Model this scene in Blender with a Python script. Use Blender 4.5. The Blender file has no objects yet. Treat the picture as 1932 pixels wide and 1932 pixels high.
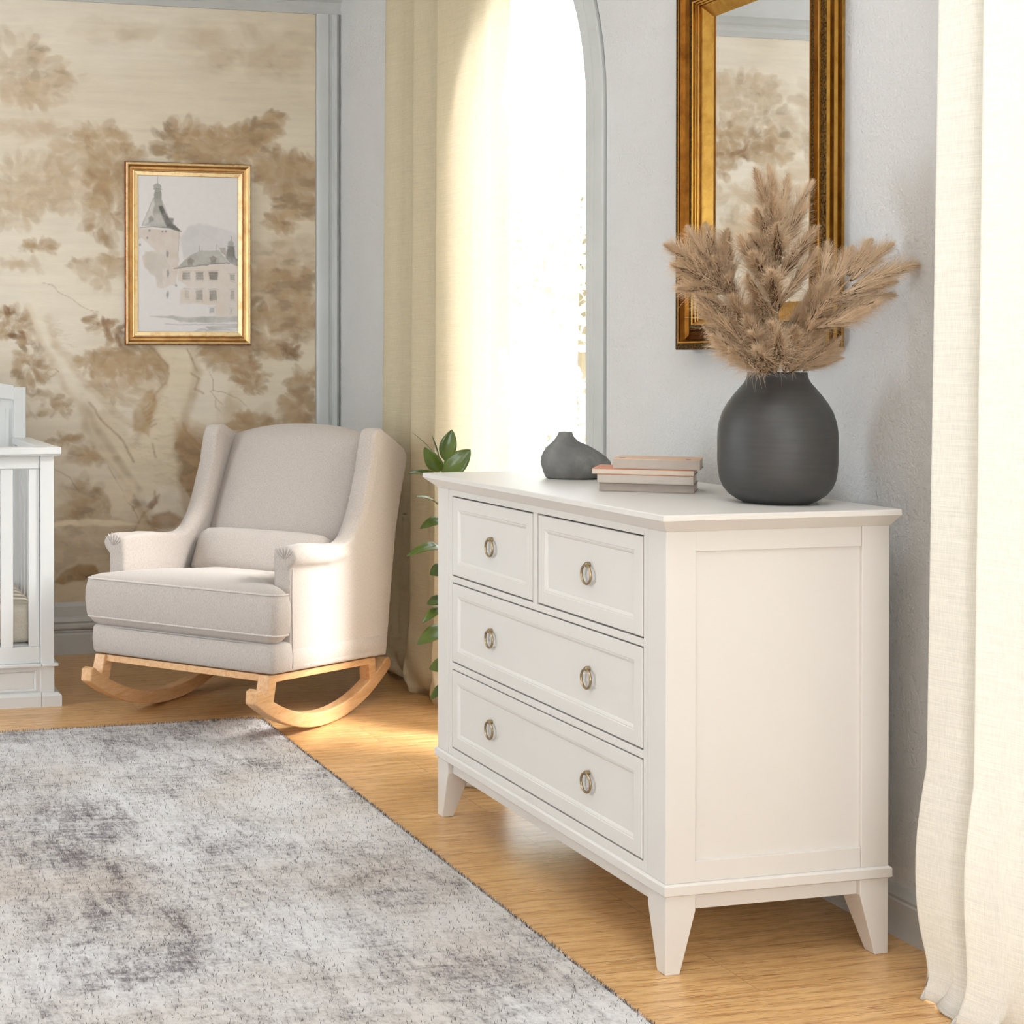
import bpy, bmesh, math, random
import numpy as np
from mathutils import Vector, Matrix
R = math.radians
sc = bpy.context.scene
COL = sc.collection
rng = random.Random(7)

# ------------------------------------------------------------------ helpers
def link(o, parent=None):
    COL.objects.link(o)
    if parent is not None:
        o.parent = parent
    return o

def obj(name, bm, mats, parent=None, smooth=False, bevel=0, seg=2, subsurf=0, loc=None, rot=None, autos=None):
    me = bpy.data.meshes.new(name)
    bmesh.ops.recalc_face_normals(bm, faces=bm.faces[:])
    bm.to_mesh(me); bm.free()
    if not isinstance(mats, (list, tuple)): mats = [mats]
    for m in mats: me.materials.append(m)
    if smooth:
        me.polygons.foreach_set('use_smooth', [True]*len(me.polygons))
        if autos is not None:
            me.set_sharp_from_angle(angle=R(autos))
    o = bpy.data.objects.new(name, me)
    link(o, parent)
    if loc is not None: o.location = loc
    if rot is not None: o.rotation_euler = rot
    if bevel:
        b = o.modifiers.new('bevel', 'BEVEL'); b.width = bevel; b.segments = seg
        b.limit_method = 'ANGLE'; b.angle_limit = R(35); b.harden_normals = False
    if subsurf:
        s = o.modifiers.new('sub', 'SUBSURF'); s.levels = subsurf; s.render_levels = subsurf
    return o

def thing(name, label, cat, loc=(0,0,0), rz=0, group=None):
    o = bpy.data.objects.new(name, None); link(o)
    o.empty_display_size = .1
    o.location = loc; o.rotation_euler = (0,0,rz)
    o['label'] = label; o['category'] = cat
    if group: o['group'] = group
    return o

def tag(o, label=None, cat=None, group=None, kind=None):
    if label: o['label'] = label
    if cat: o['category'] = cat
    if group: o['group'] = group
    if kind: o['kind'] = kind
    return o

def box(bm, x0, x1, y0, y1, z0, z1, mi=0):
    v = [bm.verts.new(p) for p in [(x0,y0,z0),(x1,y0,z0),(x1,y1,z0),(x0,y1,z0),(x0,y0,z1),(x1,y0,z1),(x1,y1,z1),(x0,y1,z1)]]
    for f in [(0,3,2,1),(4,5,6,7),(0,1,5,4),(1,2,6,5),(2,3,7,6),(3,0,4,7)]:
        bm.faces.new([v[i] for i in f]).material_index = mi
    return v

def prism(bm, pts, f, a, b, mi=0):
    """polygon pts (2D) extruded: f(p, t) -> 3D, t in (a,b)"""
    v0 = [bm.verts.new(f(p, a)) for p in pts]; v1 = [bm.verts.new(f(p, b)) for p in pts]
    n = len(pts)
    bm.faces.new(v0).material_index = mi; bm.faces.new(v1[::-1]).material_index = mi
    for i in range(n):
        bm.faces.new([v0[i], v0[(i+1)%n], v1[(i+1)%n], v1[i]]).material_index = mi

def loft(bm, rings, close=True, cap=(True, True), mi=0):
    vs = [[bm.verts.new(p) for p in r] for r in rings]
    n = len(rings[0])
    for a, b in zip(vs[:-1], vs[1:]):
        for i in range(n if close else n-1):
            bm.faces.new([a[i], a[(i+1)%n], b[(i+1)%n], b[i]]).material_index = mi
    if cap[0]: bm.faces.new(vs[0][::-1]).material_index = mi
    if cap[1]: bm.faces.new(vs[-1]).material_index = mi
    return vs

def lathe(bm, prof, n=64, c=(0,0,0), mi=0, cap=(True, False)):
    rings = [[(c[0]+r*math.cos(2*math.pi*i/n), c[1]+r*math.sin(2*math.pi*i/n), c[2]+z) for i in range(n)] for r, z in prof]
    return loft(bm, rings, cap=cap, mi=mi)

def tube(bm, pts, rad, n=8, mi=0, closed=False, cap=True, flat=1.0):
    pts = [Vector(p) for p in pts]
    m = len(pts); rings = []; prev = None
    for i, p in enumerate(pts):
        if closed: t = pts[(i+1)%m]-pts[i-1]
        else: t = pts[min(i+1,m-1)]-pts[max(i-1,0)]
        t.normalize()
        if prev is None:
            up = Vector((0,0,1)) if abs(t.z) < .9 else Vector((1,0,0))
            s = t.cross(up).normalized()
        else:
            s = (prev - t*prev.dot(t)).normalized()
        prev = s; u = s.cross(t)
        r = rad[i] if isinstance(rad, (list, tuple)) else rad
        rings.append([p+(s*math.cos(2*math.pi*k/n)+u*flat*math.sin(2*math.pi*k/n))*r for k in range(n)])
    if closed:
        loft(bm, rings+[rings[0]], cap=(False, False), mi=mi)
        bmesh.ops.remove_doubles(bm, verts=bm.verts[:], dist=1e-6)
    else: loft(bm, rings, cap=(cap, cap), mi=mi)

def nested(bm, o, ax, ay, an, w, h, prof, fill=True, back=False, mats=None):
    """rectangle centred at o with axes ax, ay, normal an; prof = [(inset, height)], mitred"""
    o, ax, ay, an = Vector(o), Vector(ax), Vector(ay), Vector(an)
    rs = []
    for ins, ht in prof:
        a, b = w/2-ins, h/2-ins
        rs.append([bm.verts.new(o+ax*sx*a+ay*sy*b+an*ht) for sx, sy in ((-1,-1),(1,-1),(1,1),(-1,1))])
    for k, (p, q) in enumerate(zip(rs[:-1], rs[1:])):
        for i in range(4):
            bm.faces.new([p[i], p[(i+1)%4], q[(i+1)%4], q[i]]).material_index = mats[k] if mats else 0
    if fill: bm.faces.new(rs[-1]).material_index = mats[-1] if mats else 0
    if back: bm.faces.new(rs[0][::-1])

def sweep_line(bm, prof, p0, p1, out, up=(0,0,1), mi=0):
    """moulding: prof [(out, up)] closed polygon, swept from p0 to p1"""
    p0, p1, out, up = Vector(p0), Vector(p1), Vector(out), Vector(up)
    loft(bm, [[p+out*a+up*b for a, b in prof] for p in (p0, p1)], mi=mi)

# ------------------------------------------------------------------ materials
class NT:
    def __init__(s, name, rough=.5, color=(.8,.8,.8), metallic=0, spec=.5, **kw):
        s.m = bpy.data.materials.new(name); s.m.use_nodes = True
        s.n = s.m.node_tree.nodes; s.l = s.m.node_tree.links
        s.b = s.n['Principled BSDF']
        s.b.inputs['Base Color'].default_value = (*color, 1)
        s.b.inputs['Roughness'].default_value = rough
        s.b.inputs['Metallic'].default_value = metallic
        s.b.inputs['Specular IOR Level'].default_value = spec
        for k, v in kw.items(): s.b.inputs[k.replace('_', ' ')].default_value = v
        s.out = s.n['Material Output']
    def new(s, t, **kw):
        nd = s.n.new(t)
        for k, v in kw.items():
            if k in nd.inputs.keys(): nd.inputs[k].default_value = v
            else: setattr(nd, k, v)
        return nd
    def L(s, a, b): s.l.new(a, b)
    def coord(s, scale=(1,1,1), rot=(0,0,0), kind='Object'):
        tc = s.new('ShaderNodeTexCoord'); mp = s.new('ShaderNodeMapping')
        mp.inputs['Scale'].default_value = scale; mp.inputs['Rotation'].default_value = rot
        s.L(tc.outputs[kind], mp.inputs['Vector']); return mp.outputs['Vector']
    def noise(s, vec, scale=5, detail=4, rough=.55, dist=0):
        nd = s.new('ShaderNodeTexNoise'); nd.inputs['Scale'].default_value = scale
        nd.inputs['Detail'].default_value = detail; nd.inputs['Roughness'].default_value = rough
        nd.inputs['Distortion'].default_value = dist
        s.L(vec, nd.inputs['Vector']); return nd.outputs['Fac']
    def ramp(s, fac, stops, interp='LINEAR'):
        nd = s.new('ShaderNodeValToRGB'); nd.color_ramp.interpolation = interp
        el = nd.color_ramp.elements
        while len(el) < len(stops): el.new(.5)
        for e, (p, c) in zip(el, stops):
            e.position = p; e.color = (*c, 1) if len(c) == 3 else c
        s.L(fac, nd.inputs['Fac']); return nd.outputs['Color']
    def mix(s, a, b, fac, mode='MIX'):
        nd = s.new('ShaderNodeMix', data_type='RGBA', blend_type=mode)
        for sock, v in ((nd.inputs[6], a), (nd.inputs[7], b), (nd.inputs[0], fac)):
            if hasattr(v, 'node'): s.L(v, sock)
            elif isinstance(v, (int, float)): sock.default_value = v
            else: sock.default_value = (*v, 1)
        return nd.outputs[2]
    def math(s, op, a, b=0):
        nd = s.new('ShaderNodeMath', operation=op)
        for sock, v in ((nd.inputs[0], a), (nd.inputs[1], b)):
            if hasattr(v, 'node'): s.L(v, sock)
            else: sock.default_value = v
        return nd.outputs[0]
    def bump(s, h, strength=.3, dist=.002):
        nd = s.new('ShaderNodeBump'); nd.inputs['Strength'].default_value = strength
        nd.inputs['Distance'].default_value = dist
        s.L(h, nd.inputs['Height']); s.L(nd.outputs['Normal'], s.b.inputs['Normal']); return nd.outputs['Normal']
    def col(s, c): s.L(c, s.b.inputs['Base Color'])

def lin(r, g, b):
    f = lambda c: (c/255/12.92) if c <= 10 else ((c/255+.055)/1.055)**2.4
    return (f(r), f(g), f(b))

# painted cream furniture
m = NT('cream paint', rough=.42, color=lin(224,219,212)); v = m.coord()
m.bump(m.noise(v, 260, 3), .05, .0006)
m.col(m.ramp(m.noise(v, 3, 3), [(0, lin(222,216,208)), (1, lin(227,222,215))]))
CREAM = m.m
m = NT('gap shade', rough=.9, color=lin(40,34,28)); GAP = m.m
m = NT('crib paint', rough=.4, color=lin(214,214,211)); m.bump(m.noise(m.coord(), 220, 3), .05, .0006)
CRIB = m.m
# aged nickel
m = NT('brushed brass nickel', rough=.28, color=lin(172,152,120), metallic=1)
m.bump(m.noise(m.coord((1,1,1)), 300, 3), .1, .0004); NICKEL = m.m
# wall plaster
m = NT('plaster', rough=.8, color=lin(214,212,208)); v = m.coord()
h1 = m.noise(v, 110, 5, .65); h2 = m.noise(v, 34, 3, .5)
m.bump(m.math('ADD', h1, m.math('MULTIPLY', h2, .6)), .75, .0055)
m.col(m.ramp(m.noise(v, 2.2, 4), [(.3, lin(216,214,210)), (.7, lin(223,221,218))]))
PLASTER = m.m
m = NT('ceiling paint', rough=.85, color=lin(226,224,220)); m.bump(m.noise(m.coord(), 90, 3), .1, .001); CEIL = m.m
# trim paint, blue-grey semi gloss with brush marks
m = NT('trim paint', rough=.3, color=lin(197,198,194)); v = m.coord((60,60,1.2))
m.bump(m.noise(v, 5, 4), .25, .001)
m.col(m.ramp(m.noise(m.coord((1,1,1)), 4, 3), [(.3, lin(192,194,190)), (.7, lin(203,204,200))]))
TRIM = m.m
m = NT('trim paint horizontal', rough=.32, color=lin(196,200,198)); v = m.coord((1.2,1.2,60))
m.bump(m.noise(v, 5, 4), .2, .001)
m.col(m.ramp(m.noise(m.coord((1,1,1)), 4, 3), [(.3, lin(188,188,184)), (.7, lin(200,199,195))]))
TRIMH = m.m
# upholstery
def fabric(name, base, dark, sc_=1):
    m = NT(name, rough=.9, color=base, spec=.2, Sheen_Weight=.25, Sheen_Roughness=.5)
    v = m.coord((1,1,.35)); n1 = m.noise(v, 420*sc_, 3, .7); n2 = m.noise(m.coord((1,1,1)), 60, 3)
    c = m.ramp(n1, [(.32, dark), (.6, base)])
    m.col(m.mix(c, m.ramp(n2, [(.3, dark), (.7, base)]), .10))
    m.bump(n1, .35, .0012)
    return m.m
FAB = fabric('oatmeal upholstery', lin(194,184,175), lin(172,161,152))
FAB2 = fabric('oatmeal upholstery piping', lin(212,203,195), lin(192,182,173))
# beech
def wood(name, a, b, c, scale, rot=(0,0,0), rough=.45, g=1, bumpd=.0006):
    m = NT(name, rough=rough, color=b, spec=.4)
    v = m.coord(scale, rot); n1 = m.noise(v, 3*g, 6, .6, .6); n2 = m.noise(v, 14*g, 3, .6)
    cc = m.ramp(n1, [(.3, a), (.5, b), (.7, c)])
    m.col(m.mix(cc, m.ramp(n2, [(.35, a), (.6, c)]), .3)); m.bump(n2, .15, bumpd)
    return m.m
BEECH = wood('beech rocker wood', lin(196,142,92), lin(218,170,120), lin(230,188,142), (14,1.5,14), (0,0,0), .42, 1.5)

# oak floor: boards run along X
m = NT('oak floor', rough=.3, spec=.45)
tc = m.new('ShaderNodeTexCoord')
br = m.new('ShaderNodeTexBrick'); br.offset = .37; br.offset_frequency = 2
br.inputs['Scale'].default_value = 1; br.inputs['Brick Width'].default_value = 1.7; br.inputs['Row Height'].default_value = .19
br.inputs['Mortar Size'].default_value = .0007; br.inputs['Mortar Smooth'].default_value = .3; br.inputs['Bias'].default_value = 0
br.inputs['Color1'].default_value = (0,0,0,1); br.inputs['Color2'].default_value = (1,1,1,1); br.inputs['Mortar'].default_value = (.5,.5,.5,1)
m.L(tc.outputs['Object'], br.inputs['Vector'])
sep = m.new('ShaderNodeSeparateColor'); m.L(br.outputs['Color'], sep.inputs['Color'])
off = m.new('ShaderNodeVectorMath', operation='MULTIPLY_ADD')
comb = m.new('ShaderNodeCombineXYZ'); 
for i in range(3): m.L(sep.outputs[0], comb.inputs[i])
off.inputs[1].default_value = (7.3, 3.1, 5.7); m.L(comb.outputs[0], off.inputs[0]); m.L(tc.outputs['Object'], off.inputs[2])
def fv(s):
    mp = m.new('ShaderNodeMapping'); mp.inputs['Scale'].default_value = s; m.L(off.outputs[0], mp.inputs['Vector']); return mp.outputs[0]
g1 = m.noise(fv((1.3,9,1)), 2.4, 6, .62, 1.2)      # broad cathedral grain
g2 = m.noise(fv((5,150,1)), 2.2, 5, .65, .5)        # pore streaks
g3 = m.noise(fv((8,170,1)), 2.0, 3, .6, .2)
wv = m.new('ShaderNodeTexWave', wave_type='BANDS', bands_direction='Y'); wv.inputs['Scale'].default_value = 9
wv.inputs['Distortion'].default_value = 9; wv.inputs['Detail'].default_value = 3; wv.inputs['Detail Scale'].default_value = 1.0
m.L(fv((.35,1,1)), wv.inputs['Vector'])
c1 = m.ramp(g1, [(.25, lin(198,148,94)), (.5, lin(228,184,124)), (.78, lin(240,202,150))])
c2 = m.mix(c1, m.ramp(sep.outputs[0], [(0, lin(196,146,92)), (1, lin(228,182,124))]), .35)
c3 = m.mix(c2, m.ramp(wv.outputs['Fac'], [(0, lin(170,112,62)), (.25, lin(220,172,112)), (1, lin(226,180,122))]), .3)
c4 = m.mix(c3, lin(138,82,42), m.ramp(g2, [(.52, (0,0,0)), (.64, (.8,.8,.8))]))
c5 = m.mix(c4, lin(160,104,60), m.ramp(g3, [(.6, (0,0,0)), (.75, (.35,.35,.35))]))
c6 = m.mix(c5, lin(122,78,44), m.math('MULTIPLY', br.outputs['Fac'], .75))
m.col(c6)
m.bump(m.math('SUBTRACT', m.math('MULTIPLY', g2, -.5), m.math('MULTIPLY', br.outputs['Fac'], 1.0)), .22, .0012)
m.L(m.math('ADD', m.math('MULTIPLY', g2, .18), .2), m.b.inputs['Roughness'])
FLOOR = m.m

# vertex painted surfaces (mural, watercolour)
def vcol(name, rough, bumpn=None):
    m = NT(name, rough=rough, spec=.25)
    a = m.new('ShaderNodeAttribute'); a.attribute_name = 'Col'
    w = m.noise(m.coord((8,8,260)), 3, 3, .6)
    m.col(m.mix(a.outputs['Color'], m.ramp(w, [(.35,(.80,.80,.80)),(.65,(1,1,1))]), .28, 'MULTIPLY'))
    if bumpn: m.bump(m.noise(m.coord(), bumpn, 3), .12, .0008)
    return m.m
MURAL = vcol('painted mural wallpaper', .75, 180)
m = NT('watercolour paper', rough=.6, spec=.3)
a = m.new('ShaderNodeAttribute'); a.attribute_name = 'Col'; m.col(a.outputs['Color']); PAPER = m.m

# gilding
def gold(name, base, dark, rough=.3, ns=60, lo=.35, hi=.6, bs=.1):
    m = NT(name, rough=rough, color=base, metallic=1)
    n = m.noise(m.coord(), ns, 5, .65); m.col(m.ramp(n, [(lo, dark), (hi, base)]))
    m.bump(n, bs, .0015); return m.m
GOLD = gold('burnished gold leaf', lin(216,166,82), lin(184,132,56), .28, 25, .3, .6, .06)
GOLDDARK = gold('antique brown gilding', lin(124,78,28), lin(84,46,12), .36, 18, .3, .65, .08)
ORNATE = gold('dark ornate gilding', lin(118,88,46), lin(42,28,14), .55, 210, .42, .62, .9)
PGOLD = gold('pale picture gold', lin(246,220,172), lin(226,186,128), .42, 30, .3, .5, .06)
PSCOOP = gold('bronze picture scoop', lin(204,164,110), lin(176,132,82), .38, 12, .3, .6, .05)
PRED = gold('worn red bole edge', lin(186,118,72), lin(140,74,42), .5, 60, .4, .6, .2)
m = NT('mirror glass', rough=.01, color=(.93,.93,.92), metallic=1)
MIRR = m.m
v = m.coord(); m.bump(m.noise(v, 1.2, 1), .004, .0004)

# window pane: clear, faint reflection
m = NT('window pane glass'); 
tr = m.new('ShaderNodeBsdfTransparent'); gl = m.new('ShaderNodeBsdfGlossy'); gl.inputs['Roughness'].default_value = .02
tr.inputs['Color'].default_value = (.97,.98,.98,1)
mx = m.new('ShaderNodeMixShader'); fr = m.new('ShaderNodeFresnel'); fr.inputs['IOR'].default_value = 1.3
m.L(fr.outputs[0], mx.inputs[0]); m.L(tr.outputs[0], mx.inputs[1]); m.L(gl.outputs[0], mx.inputs[2]); m.L(mx.outputs[0], m.out.inputs['Surface'])
GLASS = m.m

# curtains
def curtain_mat(name, cold, colt, tfac, weave=1):
    m = NT(name, rough=.9, spec=.1)
    n1 = m.noise(m.coord((6,6,330)), 2.2, 4, .7)
    n2 = m.noise(m.coord((260,260,20)), 2.2, 2, .6)
    n = m.math('ADD', m.math('MULTIPLY', n1, .65), m.math('MULTIPLY', n2, .35))
    r1 = m.ramp(n, [(.36, tuple(c*.84 for c in cold)), (.62, tuple(min(1,c*1.08) for c in cold))])
    d = m.new('ShaderNodeBsdfDiffuse'); t = m.new('ShaderNodeBsdfTranslucent')
    m.L(r1, d.inputs['Color'])
    r2 = m.ramp(n, [(.36, tuple(c*.88 for c in colt)), (.62, colt)]); m.L(r2, t.inputs['Color'])
    b = m.new('ShaderNodeBump'); b.inputs['Strength'].default_value = .4; b.inputs['Distance'].default_value = .0015
    m.L(n, b.inputs['Height']); m.L(b.outputs[0], d.inputs['Normal']); m.L(b.outputs[0], t.inputs['Normal'])
    mx = m.new('ShaderNodeMixShader'); mx.inputs[0].default_value = tfac
    m.L(d.outputs[0], mx.inputs[1]); m.L(t.outputs[0], mx.inputs[2])
    # open weave: a share of the light passes straight through the holes
    tr = m.new('ShaderNodeBsdfTransparent'); m2 = m.new('ShaderNodeMixShader'); m2.inputs[0].default_value = weave
    m.L(mx.outputs[0], m2.inputs[1]); m.L(tr.outputs[0], m2.inputs[2]); m.L(m2.outputs[0], m.out.inputs['Surface'])
    return m.m
CURT_L = curtain_mat('golden linen curtain', lin(246,231,196), lin(214,206,192), .34, .26)
CURT_R = curtain_mat('pale linen curtain', lin(236,232,222), lin(232,228,219), .27, .03)

# vases
m = NT('charcoal ceramic', rough=.5, color=lin(104,101,96), spec=.5); v = m.coord((3,3,40))
m.col(m.ramp(m.noise(v, 4, 4), [(.3, lin(60,59,57)), (.7, lin(67,65,63))])); m.bump(m.noise(m.coord((2,2,60)), 9, 3), .12, .001)
sc1 = m.ramp(m.noise(m.coord((10,10,30), (0,.6,0)), 6, 2), [(.72, (0,0,0)), (.74, (.1,.1,.1))])
VASE = m.m
m = NT('grey stone ceramic', rough=.7, color=lin(124,122,118), spec=.35); v = m.coord()
m.col(m.ramp(m.noise(v, 16, 5, .6), [(.3, lin(104,102,98)), (.55, lin(124,122,117)), (.75, lin(150,148,143))])); m.bump(m.noise(v, 60, 4), .3, .0015)
STONE = m.m
# books
def plain(name, c, rough=.6, ns=40, var=.06):
    m = NT(name, rough=rough, color=c)
    m.col(m.ramp(m.noise(m.coord(), ns, 3), [(.3, tuple(x*(1-var) for x in c)), (.7, tuple(min(1, x*(1+var)) for x in c))])); return m.m
BK1 = plain('book cover taupe', lin(164,150,138)); BK2 = plain('book cover greige', lin(188,176,162))
BK3 = plain('book cover light tan', lin(206,188,168)); BK4 = plain('book cover stone', lin(180,166,152))
PAGES = plain('book pages', lin(222,206,188), .8, 300, .08)
ORANGE = plain('orange cover edge', lin(205,128,88)); BKTOP = plain('peach book jacket', lin(226,190,160))
# plant
m = NT('leaf', rough=.28, color=lin(74,98,38), spec=.5)
n = m.noise(m.coord(), 9, 3); gcol = m.ramp(n, [(.3, lin(58,76,32)), (.5, lin(84,100,38)), (.72, lin(106,124,46))])
m.col(gcol); m.b.inputs['Coat Weight'].default_value = .3
d = m.new('ShaderNodeBsdfTranslucent'); d.inputs['Color'].default_value = (*lin(140,170,40), 1)
mx = m.new('ShaderNodeMixShader'); mx.inputs[0].default_value = .18
m.L(m.b.outputs[0], mx.inputs[1]); m.L(d.outputs[0], mx.inputs[2]); m.L(mx.outputs[0], m.out.inputs['Surface'])
LEAF = m.m
STEM = plain('plant stem', lin(96,84,52)); POT = plain('white ceramic pot', lin(225,222,214), .4); SOIL = plain('potting soil', lin(60,46,34), .95, 120, .4)
# pampas
def pamp(name, a, b):
    m = NT(name, rough=.9, color=a, spec=.1)
    m.col(m.ramp(m.noise(m.coord(), 35, 3), [(.3, a), (.7, b)]))
    t = m.new('ShaderNodeBsdfTranslucent'); t.inputs['Color'].default_value = (*b, 1)
    mx = m.new('ShaderNodeMixShader'); mx.inputs[0].default_value = .25
    m.L(m.b.outputs[0], mx.inputs[1]); m.L(t.outputs[0], mx.inputs[2]); m.L(mx.outputs[0], m.out.inputs['Surface'])
    return m.m
PAMP = pamp('pampas plume', lin(192,165,134), lin(236,212,180)); PCORE = plain('plume core shade', lin(88,64,46), .95, 60, .3); PSTEM = plain('dried stem', lin(160,124,82))  # core darkened: shade between the plumes is put into its colour
# rug: pattern is a woven design, independent of the light
m = NT('distressed rug', rough=.95, spec=.1)
tc = m.new('ShaderNodeTexCoord')
def rv(s, r=(0,0,0)):
    mp = m.new('ShaderNodeMapping'); mp.inputs['Scale'].default_value = s; mp.inputs['Rotation'].default_value = r
    m.L(tc.outputs['Object'], mp.inputs['Vector']); return mp.outputs[0]
b1 = m.noise(rv((1,.8,1)), 2.6, 6, .62, .6)
b2 = m.noise(rv((9,2.2,1)), 2.0, 6, .7, .9)
b3 = m.noise(rv((2.4,8,1)), 3.2, 7, .75, 1.3)
b4 = m.noise(rv((34,9,1)), 1.6, 5, .7)
b5 = m.noise(rv((1.6,1,1)), 75, 5, .75)
s = m.math('ADD', m.math('ADD', m.math('MULTIPLY', b1, .26), m.math('MULTIPLY', b2, .20)), m.math('ADD', m.math('MULTIPLY', b3, .22), m.math('ADD', m.math('MULTIPLY', b4, .16), m.math('MULTIPLY', b5, .20))))
cr = m.ramp(s, [(.405, lin(112,105,108)), (.455, lin(156,150,151)), (.50, lin(208,205,203)), (.56, lin(236,234,233))])
warm = m.ramp(m.noise(rv((1,1,1)), 1.7, 3), [(.42, (1,1,1)), (.68, lin(236,226,216))])
m.col(m.mix(cr, warm, 1.0, 'MULTIPLY'))
m.bump(m.noise(rv((1,1,1)), 420, 3, .7), .6, .004)
RUG = m.m
FIB1 = plain('dark pile fibre', lin(82,74,74)); FIB2 = plain('light pile fibre', lin(224,221,218))
m = NT('linen mattress', rough=.95, spec=.1); m.col(m.ramp(m.noise(m.coord(), 300, 3), [(.3, lin(196,186,170)), (.7, lin(214,205,190))])); MATT = m.m
# outdoors
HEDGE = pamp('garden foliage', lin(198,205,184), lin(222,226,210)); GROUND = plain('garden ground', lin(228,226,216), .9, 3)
WOODTR = plain('tree bark', lin(140,124,104))

# ------------------------------------------------------------------ room shell
XW, YB = 2.14, 5.97          # window wall, mural wall
XL, YF, H = -2.1, -1.7, 2.82
def struct(name, bm, mats, parent=None, **kw):
    o = obj(name, bm, mats, parent, **kw)
    if parent is None: o['kind'] = 'structure'
    return o
bm = bmesh.new(); box(bm, XL-.2, XW+.2, YF-.2, YB+.2, -.12, 0); struct('floor', bm, FLOOR)
bm = bmesh.new(); box(bm, XL-.2, XW+.2, YF-.2, YB+.2, H, H+.1); struct('ceiling', bm, CEIL)

# window wall with two tall arched openings
ZS = .10                      # sill height
def arch(cy, hw, hh, spring, n=24):
    """points going up the near side, over, and down the far side (y,z)"""
    p = [(cy-hw, ZS)]
    p += [(cy-hw*math.cos(math.pi*i/n), spring+hh*math.sin(math.pi*i/n)) for i in range(n+1)]
    p += [(cy+hw, ZS)]
    return p
WIN = [(4.285, 1), (1.92, 2)]
OH, OW, SP = .65, .475, 1.85
bm = bmesh.new()
yy = [YF-.2, WIN[1][0]-OW, WIN[1][0]+OW, WIN[0][0]-OW, WIN[0][0]+OW, YB]
for y0, y1 in ((yy[0], yy[1]), (yy[2], yy[3]), (yy[4], yy[5])): box(bm, XW, XW+.09, y0, y1, 0, H)
for cy, _ in WIN:
    box(bm, XW, XW+.09, cy-OW, cy+OW, 0, ZS)
    a = arch(cy, OW, OH, SP)[1:-1]
    for (y0, z0), (y1, z1) in zip(a[:-1], a[1:]):
        v = [bm.verts.new(p) for p in [(XW,y0,z0),(XW,y1,z1),(XW,y1,H),(XW,y0,H),(XW+.09,y0,z0),(XW+.09,y1,z1),(XW+.09,y1,H),(XW+.09,y0,H)]]
        for f in [(0,1,2,3),(7,6,5,4),(0,4,5,1),(3,2,6,7)]: bm.faces.new([v[i] for i in f])
struct('wall_right', bm, PLASTER)
for cy, k in WIN:
    root = None
    bm = bmesh.new()
    IW, IH = .378, .55
    def ring(hw, hh, x): return [(x, y, z) for y, z in arch(cy, hw, hh, SP, 40)]
    g = .0065
    prof = [(OW-g, OH-g, XW+.085), (OW-g, OH-g, XW-.006), (OW-g-.004, OH-g-.004, XW-.010), (OW-.050, OH-.050, XW-.011), (OW-.053, OH-.053, XW-.008), (OW-.056, OH-.056, XW-.011), (IW+.004, IH+.004, XW-.012), (IW, IH, XW-.008), (IW, IH, XW+.085), (OW-g, OH-g, XW+.085)]
    loft(bm, [ring(a_, b_, x_) for a_, b_, x_ in prof], close=False, cap=(False, False))
    box(bm, XW-.01, XW+.085, cy-OW+g, cy+OW-g, ZS, ZS+.03)
    w = struct('window_%d' % k, bm, TRIM, smooth=True, autos=30)
    bm = bmesh.new(); vs = [bm.verts.new(p) for p in ring(IW+.01, IH+.01, XW+.06)]; bm.faces.new(vs)
    obj('pane', bm, GLASS, w)
# mural wall and others
bm = bmesh.new(); box(bm, XL-.2, XW+.2, YB, YB+.2, 0, H); struct('wall_back', bm, PLASTER)
def holed(name, horizontal, fixed0, fixed1, a0, a1, h0, h1, z0, z1):
    bm = bmesh.new()
    def bx(u0, u1, w0, w1):
        if horizontal: box(bm, u0, u1, fixed0, fixed1, w0, w1)
        else: box(bm, fixed0, fixed1, u0, u1, w0, w1)
    bx(a0, h0, 0, H); bx(h1, a1, 0, H); bx(h0, h1, 0, z0); bx(h0, h1, z1, H)
    return struct(name, bm, PLASTER)
holed('wall_left', False, XL-.2, XL, YF-.2, YB, 3.9, 5.0, .5, 2.35)
holed('wall_front', True, YF-.2, YF, XL, XW, -1.1, 1.7, .5, 2.4)  # opening added so the front fill light can enter

# mural panel with trims -------------------------------------------------
def gridmesh(name, mat, px, py, to3, colour, parent=None):
    """px, py 1-D arrays; to3(PX,PY)->(n,3); colour (ny,nx,3) linear"""
    nx, ny = len(px), len(py)
    PX, PY = np.meshgrid(px, py)
    co = to3(PX.ravel(), PY.ravel()).astype(np.float32)
    me = bpy.data.meshes.new(name)
    idx = np.arange(nx*ny).reshape(ny, nx)
    q = np.stack([idx[:-1,:-1], idx[:-1,1:], idx[1:,1:], idx[1:,:-1]], -1).reshape(-1, 4)
    me.vertices.add(nx*ny); me.vertices.foreach_set('co', co.ravel())
    me.loops.add(q.size); me.loops.foreach_set('vertex_index', q.ravel().astype(np.int32))
    me.polygons.add(len(q)); me.polygons.foreach_set('loop_start', np.arange(0, q.size, 4, dtype=np.int32))
    me.update(calc_edges=True)
    at = me.color_attributes.new('Col', 'FLOAT_COLOR', 'POINT')
    rgba = np.ones((nx*ny, 4), np.float32); rgba[:, :3] = colour.reshape(-1, 3)
    at.data.foreach_set('color', rgba.ravel())
    me.materials.append(mat)
    o = bpy.data.objects.new(name, me); link(o, parent); return o

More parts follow.
